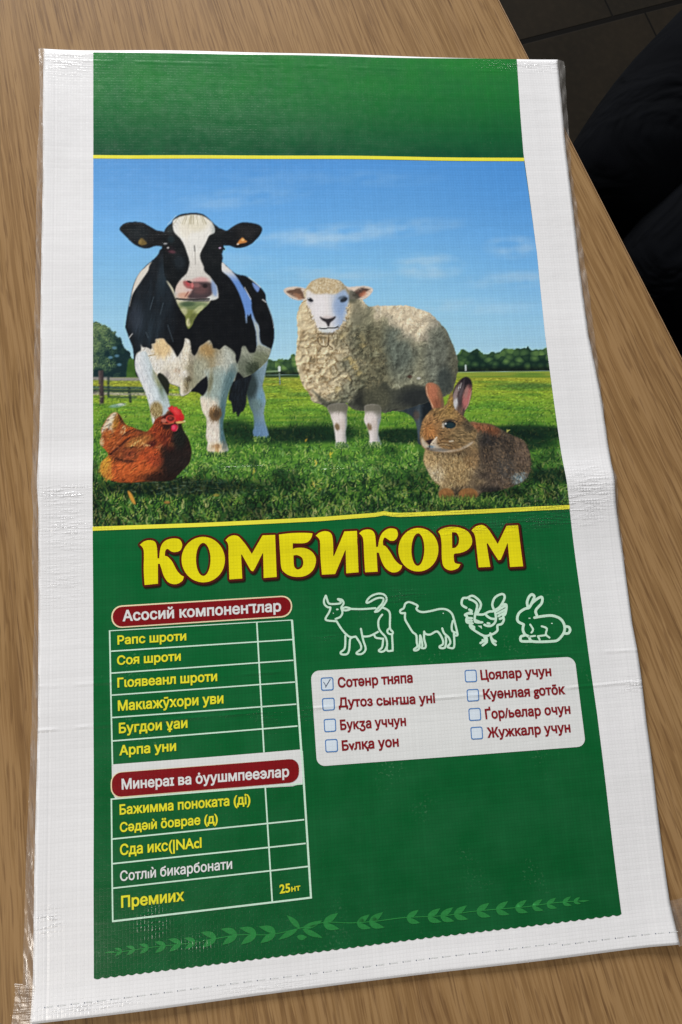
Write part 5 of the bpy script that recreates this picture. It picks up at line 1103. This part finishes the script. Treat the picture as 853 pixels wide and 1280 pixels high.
# line drawings
def icon(name, ox, oy, s, w, lines, blobs=()):
    polys = []
    for L in lines: polys += ribbons(zr(ox, oy, s, L), w, 4)
    for B in blobs: polys.append(ccw(zr(ox, oy, s, B)))
    return fill(name, polys, .00030, M['pale_line'], sack)
icon('cow_drawing', 395, 735, 7.755, 2.5, [
    [(95, 75), (78, 120), (84, 160), (115, 187), (140, 190), (128, 235), (95, 292), (108, 314), (200, 322)], [(98, 78), (110, 118), (125, 150), (165, 156), (230, 150), (240, 132), (212, 110)], [(212, 108), (250, 115), (268, 145), (258, 170), (245, 190), (256, 240), (235, 280), (190, 300)],
    [(250, 200), (290, 188), (335, 202), (290, 218), (250, 210)], [(330, 203), (450, 205), (575, 196)], [(570, 230), (600, 195), (640, 150), (652, 108), (620, 95), (570, 108), (500, 145), (490, 128), (530, 82), (600, 56), (660, 68), (682, 110), (660, 158), (605, 222), (570, 232)],
    [(640, 190), (690, 212), (715, 255), (715, 385), (742, 425), (735, 448), (700, 440), (690, 412), (715, 385)], [(735, 448), (742, 590), (735, 606), (688, 604), (688, 530), (672, 475), (632, 430), (608, 390), (602, 335), (612, 295), (640, 258)], [(688, 560), (664, 606), (628, 618), (608, 604), (640, 572), (650, 490)], [(450, 470), (520, 465), (600, 425)], [(565, 458), (582, 482), (650, 492)],
    [(200, 322), (250, 400), (300, 455), (340, 476), (385, 470)], [(285, 462), (280, 580), (240, 622), (250, 642), (300, 640), (322, 598), (330, 500), (350, 480)], [(385, 470), (430, 540), (436, 590), (395, 625), (402, 640), (448, 636), (482, 590), (456, 500), (435, 395)]], [ell(207, 208, 13, 9, 10), ell(168, 245, 6, 5, 8)])
for wv in [1.3]:
    pass
icon('sheep_drawing', 490, 735, 9.478, 2.6, [
    [(152, 297), (102, 297), (95, 265), (135, 240), (152, 190), (190, 167), (240, 180), (300, 212), (284, 245), (312, 275), (370, 286), (460, 272), (560, 250), (640, 256), (700, 300), (728, 370), (766, 520), (768, 560), (742, 562)], [(715, 390), (702, 450), (712, 512), (768, 532)], [(152, 297), (152, 370), (190, 440), (240, 520), (284, 560), (290, 640), (298, 692), (260, 722), (266, 740), (306, 730), (322, 690), (330, 560)],
    [(330, 560), (345, 605), (356, 680), (345, 708), (385, 710), (396, 678), (377, 605), (377, 515)], [(377, 520), (397, 545), (450, 550), (532, 515), (592, 600), (600, 662), (560, 690), (570, 710), (620, 706), (636, 640), (632, 575)], [(590, 478), (612, 535), (668, 588), (686, 650), (655, 690), (670, 705), (730, 700), (728, 540)]], [ell(602, 300, 8, 7, 8)])
icon('hen_drawing', 570, 735, 11.37, 2.9, [
    [(140, 283), (80, 245), (74, 190), (95, 145), (150, 142), (220, 112), (290, 150), (340, 212), (340, 270), (310, 330), (300, 365)], [(180, 160), (250, 190), (292, 240), (280, 320), (262, 390), (265, 480), (365, 488)], [(285, 375), (380, 376), (460, 337), (530, 325), (506, 240), (540, 142), (620, 92), (668, 96), (680, 142), (650, 212), (600, 280), (540, 315)],
    [(640, 240), (700, 235), (706, 290), (690, 370), (660, 402), (670, 452), (640, 510), (580, 532), (580, 600), (540, 640), (480, 666), (400, 682), (300, 632), (200, 560), (195, 512)], [(180, 308), (215, 335), (120, 380), (150, 402), (140, 450), (152, 490), (228, 503)], [(150, 362), (222, 366)], [(152, 425), (218, 430)], [(155, 462), (218, 466)], [(420, 388), (480, 432), (550, 442)], [(540, 315), (556, 400), (550, 480), (500, 532), (440, 540), (395, 522)],
    [(560, 330), (690, 255)], [(582, 362), (690, 305)], [(592, 402), (688, 345)], [(612, 440), (660, 422)], [(395, 690), (402, 740), (340, 782)], [(420, 690), (430, 760), (372, 815)], [(370, 740), (430, 770)], [(480, 645), (500, 720), (556, 760)], [(490, 700), (512, 770), (556, 808)], [(440, 500), (465, 505)]], [[(300, 535), (362, 582), (356, 535)], [(265, 440), (330, 465), (370, 490), (270, 492)], [(200, 510), (265, 545), (265, 600), (200, 562)]])
icon('rabbit_drawing', 635, 735, 10.035, 3.3, [
    [(320, 372), (420, 355), (540, 347), (640, 385), (690, 460), (690, 550), (620, 645), (540, 668), (300, 670), (250, 610), (200, 580), (176, 520), (186, 458)], [(186, 458), (118, 422), (107, 370), (132, 310), (200, 262), (252, 248), (292, 190), (370, 127), (415, 120), (410, 190), (336, 280), (350, 345)], [(238, 238), (228, 180), (252, 112), (290, 82), (318, 110), (300, 158), (262, 238)], [(700, 482), (748, 490), (764, 530), (740, 568), (700, 570)], [(200, 592), (152, 610), (147, 650), (172, 668), (300, 668)]])
fill('rabbit_drawing_detail', ribbons(zr(635, 735, 10.035, [(266, 458), (303, 520), (282, 560)]), 2.3, 4)+ribbons(zr(635, 735, 10.035, [(255, 610), (328, 600)]), 2.3, 1)+ribbons(zr(635, 735, 10.035, [(410, 480), (474, 507), (462, 580), (508, 622)]), 2.4, 3)+ribbons(zr(635, 735, 10.035, [(460, 592), (362, 604), (386, 648)]), 2.4, 1)+[ccw(zr(635, 735, 10.035, ell(258, 380, 15, 7, 10))), ccw(zr(635, 735, 10.035, ell(537, 444, 12, 7, 10)))], .00030, M['pale_line'], bpy.data.objects['rabbit_drawing'])

# leaf garland along the foot
stem = [(132.9, 1188.9), (156, 1187), (194.8, 1181.4), (236, 1177), (274.8, 1170.3), (300.5, 1166.4), (339, 1166), (375.8, 1158), (405.5, 1151), (437.8, 1152), (470, 1150), (502.5, 1146), (535, 1144.5), (559, 1143), (585.5, 1138.6), (621, 1135), (656.6, 1132), (692, 1127), (731, 1124.4)]
def leaf(p, ang, ln, wd, bend=.25):
    q = []
    for t in np.linspace(0, 1, 9): q.append((t*ln, wd*math.sin(math.pi*t**.8)+bend*ln*t*t*.5))
    for t in np.linspace(1, 0, 9)[1:-1]: q.append((t*ln, -wd*.55*math.sin(math.pi*t**.8)+bend*ln*t*t*.5))
    c, s_ = math.cos(ang), math.sin(ang)
    return ccw([(p[0]+x*c-y*s_, p[1]+x*s_+y*c) for x, y in q])
lv = ribbons(stem, 1.2, 4) + [leaf((146, 1188.2), math.pi-.03, 14, 1.6, 0)] + [leaf((722, 1125), -.06, 14, 1.4, 0)]
sl = -.105
for x, y, ln, d in ((154, 1187, 11, -1), (170, 1185, 13, -1), (187, 1182.8, 14, -1), (208, 1180.6, 16, -1), (227, 1178, 18, -1), (245, 1176, 16, -1), (271, 1171, 22, -1), (297, 1167, 23, -1), (321, 1166, 24, -1), (345, 1164.5, 24, -1),
                    (404, 1151.5, 23, 1), (446, 1152, 20, 1), (461, 1150.5, 22, 1), (508, 1146, 19, 1), (534, 1144.6, 20, 1), (550, 1143.5, 20, 1), (567, 1141, 20, 1), (595, 1137.6, 20, 1), (619, 1135, 19, 1), (643, 1132.8, 18, 1), (664, 1131, 16, 1), (682, 1128.6, 15, 1), (702, 1126, 13, 1), (716, 1125, 10, 1)):
    for sg in (-1, 1):
        b = math.pi+sl if d < 0 else sl
        lv.append(leaf((x, y), b + sg*d*-.62, ln*.95, ln*.23, -.30*sg*d*-1))
for x, y, an, ln in ((375, 1159, math.pi+.75, 24), (372, 1160, math.pi-.55, 27), (378, 1158, -.42, 27), (378, 1159, .36, 28), (371, 1168.5, .0, 13)): lv.append(leaf((x, y), an, ln, 4.6, .12))
fill('leaf_garland', lv, .00030, M['leaf'], sack)

# stitched hem along the foot and the clear film sleeve that stands out past both long edges
hem = []
for x in np.arange(60, 836, 16.5):
    yb = 1277.5+(1177-1277.5)*(x-40)/805; yy = yb-(19 if x < 700 else 16); hem += ribbons([(x, yy), (x+7.5, yy-.95)], .9, 1)
fill('hem_stitching', hem, .00016, M['white_print'], sack)
holes_ = []
for x in np.arange(58, 836, 16.5):
    yb = 1277.5+(1177-1277.5)*(x-40)/805; holes_.append(ccw(ell(x, yb-(19 if x < 700 else 16)+.2, 0.75, .6, 8)))
fill('needle_holes', holes_, .00018, M['grey_tick'], sack)
def strip(name, inn, out, n, k):
    t = np.linspace(0, 1, n); A, B = along(inn, t), along(out, t); u = np.linspace(0, 1, k)
    P = (A[:, None]*(1-u)[None, :, None]+B[:, None]*u[None, :, None]).reshape(-1, 2); xy = lay(P)
    r = np.random.default_rng(len(name)+n); uu = np.tile(u, n); tt = np.repeat(t, k)
    z = (relief(xy)+.0006)*(1-uu)+.0006 + uu*(.0012+.0012*np.abs(np.sin(tt*61)*np.sin(tt*23+1)))+.0005*np.sin(uu*5+tt*140)
    return mesh_ob(name, np.concatenate([xy, np.maximum(z, .0004)[:, None]], 1), quads(n, k), M['film'], sack)
strip('film_edge', [(57.5, 63.4), (57, 117), (56.5, 220), (54, 400), (54, 486), (52, 568), (51, 603), (52, 690), (51, 900), (48.5, 1000), (46, 1100), (44, 1232)], [(49, 62), (50.5, 80), (51, 130), (47.5, 195), (46, 300), (44.5, 400), (43.5, 486), (42, 580), (40, 606), (42.5, 640), (41, 690), (44.5, 760), (43, 800), (41, 900), (37, 1000), (33, 1100), (30, 1228)], 260, 9)
strip('film_edge', [(694.5, 77.6), (703.5, 184), (718.2, 302), (732.4, 420), (748.2, 499), (762.5, 592), (764, 600), (768, 640), (777, 700)], [(704.5, 78), (709.5, 158), (713.5, 213), (726, 302), (737, 377), (742, 420), (757, 540), (764.8, 585), (770, 597), (772, 640), (779.5, 700)], 180, 9)
strip('film_edge', [(46, 1230), (44, 1240), (43, 1258), (41.5, 1281)], [(19.5, 1228), (20.5, 1240), (18.5, 1258), (15, 1284)], 40, 15)
strip('film_edge', [(833, 1124), (837, 1140), (844, 1179)], [(868, 1117), (870, 1140), (874, 1172)], 40, 13)
# ---------------------------------------------------------------- the person sitting beside the table, seen only in part
def skin_mesh(name, pts, edges, rad, mat, parent, root=0, sub=2):
    me = bpy.data.meshes.new(name); me.from_pydata([tuple(p) for p in pts], edges, [])
    ob = bpy.data.objects.new(name, me); COL.objects.link(ob)
    md = ob.modifiers.new('skin', 'SKIN'); md.use_smooth_shade = True; md.branch_smoothing = .6
    for i, v in enumerate(me.skin_vertices[0].data):
        r = rad[i]; v.radius = r if isinstance(r, tuple) else (r, r); v.use_root = (i == root)
    sb = ob.modifiers.new('sub', 'SUBSURF'); sb.levels = sub; sb.render_levels = sub
    bpy.context.view_layer.update()
    m2 = bpy.data.meshes.new_from_object(ob.evaluated_get(bpy.context.evaluated_depsgraph_get()))
    bpy.data.objects.remove(ob); bpy.data.meshes.remove(me)
    m2.name = name; m2.materials.clear(); m2.materials.append(mat)
    m2.polygons.foreach_set('use_smooth', np.ones(len(m2.polygons), bool))
    return link(bpy.data.objects.new(name, m2), parent)
def blob(name, rings, mat, parent, nseg=20):
    """closed lofted form: rings of (x, y, z, rx, ry)"""
    V, Fs = [], []
    for x, y, z, rx, ry in rings:
        for k in range(nseg):
            a = 2*math.pi*k/nseg; V.append((x+rx*math.cos(a), y+ry*math.sin(a), z))
    for i in range(len(rings)-1):
        for k in range(nseg): Fs.append([i*nseg+k, i*nseg+(k+1) % nseg, (i+1)*nseg+(k+1) % nseg, (i+1)*nseg+k])
    Fs += [list(range(nseg))[::-1], list(range((len(rings)-1)*nseg, len(rings)*nseg))]
    return mesh_ob(name, V, Fs, mat, parent)
# own frame: +x is where the person faces, +y their left, origin on the floor under the pelvis
FACE = math.radians(231)
PC = np.array([.815, .665])
person = empty('person', (PC[0], PC[1], 0), 'seated person in black trousers and navy jumper, partly in view beside the table', 'person', FACE)
Z = .545
J = [(-.02, 0, Z), (.02, .09, Z), (.24, .035, Z+.005), (.47, -.005, Z), (.495, -.005, Z-.06), (.48, .0, .30), (.455, .0, .10),      # 0-6 pelvis, left leg
     (-.03, -.10, Z), (.18, -.135, Z+.005), (.385, -.15, Z), (.41, -.15, Z-.06), (.40, -.145, .30), (.375, -.14, .10)]
person_body = skin_mesh('trousers', J, [(0, 1), (1, 2), (2, 3), (3, 4), (4, 5), (5, 6), (0, 7), (7, 8), (8, 9), (9, 10), (10, 11), (11, 12)],
    [.14, .13, .125, .110, .095, .068, .055, .125, .118, .096, .086, .064, .052], M['trousers'], person)
T = [(-.02, 0, Z+.04), (-.035, 0, Z+.17), (-.05, 0, Z+.32), (-.06, 0, Z+.44), (-.05, 0, Z+.525),
     (-.055, .155, Z+.43), (.01, .225, Z+.21), (.13, .10, Z+.15), (-.055, -.155, Z+.43), (.01, -.225, Z+.21), (.13, -.10, Z+.15)]
skin_mesh('jumper', T, [(0, 1), (1, 2), (2, 3), (3, 4), (3, 5), (5, 6), (6, 7), (3, 8), (8, 9), (9, 10)],
    [(.15, .115), (.145, .11), (.15, .115), (.12, .10), .060, .080, .062, .042, .080, .062, .042], M['jumper'], person)
# the body's skin: neck, head and both hands run as one surface under the clothes
H = [(-.03, 0, Z+.10), (-.05, 0, Z+.40), (-.045, 0, Z+.54), (-.02, 0, Z+.60), (.0, 0, Z+.68), (-.005, 0, Z+.75)]; E_ = [(0, 1), (1, 2), (2, 3), (3, 4), (4, 5)]; R_ = [.05, .05, .052, .062, (.082, .074), .058]
for sg in (1, -1):
    b = len(H); H += [(-.055, .13*sg, Z+.425), (.01, .222*sg, Z+.21), (.13, .098*sg, Z+.15), (.165, .072*sg, Z+.140), (.19, .050*sg, Z+.134)]
    E_ += [(1, b), (b, b+1), (b+1, b+2), (b+2, b+3), (b+3, b+4)]; R_ += [.022, .022, .022, (.034, .018), (.036, .016)]
    for k, (dy, ln) in enumerate(((.027, .070), (.009, .080), (-.009, .075), (-.026, .058))):
        c = len(H); H += [(.195+dy*sg, .040*sg+dy*.5, Z+.133), (.195+ln*.42+dy*sg, (.040-ln*.30)*sg+dy*.6, Z+.131), (.195+ln*.78+dy*sg, (.040-ln*.5)*sg+dy*.6, Z+.120)]
        E_ += [(b+4, c), (c, c+1), (c+1, c+2)]; R_ += [.0095, .0085, .0075]
    c = len(H); H += [(.162, .072*sg-.034*sg, Z+.146), (.170, .072*sg-.060*sg, Z+.148)]; E_ += [(b+3, c), (c, c+1)]; R_ += [.0105, .009]
skin_mesh('body', H, E_, R_, M['skin'], person)
hz0 = Z+.60
blob('hair', [(-.035, 0, hz0+.02, .055, .06), (-.04, 0, hz0+.07, .074, .078), (-.035, 0, hz0+.12, .082, .083), (-.028, 0, hz0+.165, .078, .078), (-.024, 0, hz0+.20, .058, .058), (-.024, 0, hz0+.216, .022, .022)], M['hair'], person)
for sg in (1, -1):
    blob('eye', [(.074, .032*sg, hz0+.082-.006, .003, .006), (.078, .032*sg, hz0+.082, .005, .012), (.074, .032*sg, hz0+.088, .003, .006)], M['eye'], person, 10)
    blob('ear', [(-.005, .08*sg, hz0+.05, .010, .005), (.0, .084*sg, hz0+.075, .017, .008), (-.006, .084*sg, hz0+.10, .012, .006)], M['skin'], person, 10)
    fx = .06 if sg > 0 else 0.0; fy = .0 if sg > 0 else -.145
    blob('shoe', [(.43+fx, fy, .0, .135, .048), (.43+fx, fy, .03, .135, .05), (.41+fx, fy, .06, .11, .044), (.375+fx, fy, .095, .055, .042), (.372+fx, fy, .12, .048, .04)], M['shoe'], person)
blob('nose', [(.082, 0, hz0+.045, .016, .016), (.086, 0, hz0+.055, .015, .015), (.078, 0, hz0+.085, .009, .008), (.072, 0, hz0+.10, .006, .006)], M['skin'], person, 12)
blob('mouth', [(.066, 0, hz0+.014, .006, .018), (.069, 0, hz0+.021, .008, .024), (.067, 0, hz0+.027, .006, .018)], M['lip'], person, 12)
# the stool that carries them
st = empty('stool', (PC[0], PC[1], 0), 'dark steel stool underneath the seated person beside the table', 'stool', FACE)
blob('seat', [(0, 0, .405, .165, .165), (0, 0, .41, .175, .175), (0, 0, .44, .175, .175), (0, 0, .447, .165, .165)], M['shoe'], st, 32)
for a in (45, 135, 225, 315):
    c, s_ = math.cos(math.radians(a)), math.sin(math.radians(a))
    blob('leg', [(c*.17, s_*.17, 0, .014, .014), (c*.12, s_*.12, .4045, .014, .014)], M['steel'], st, 12)
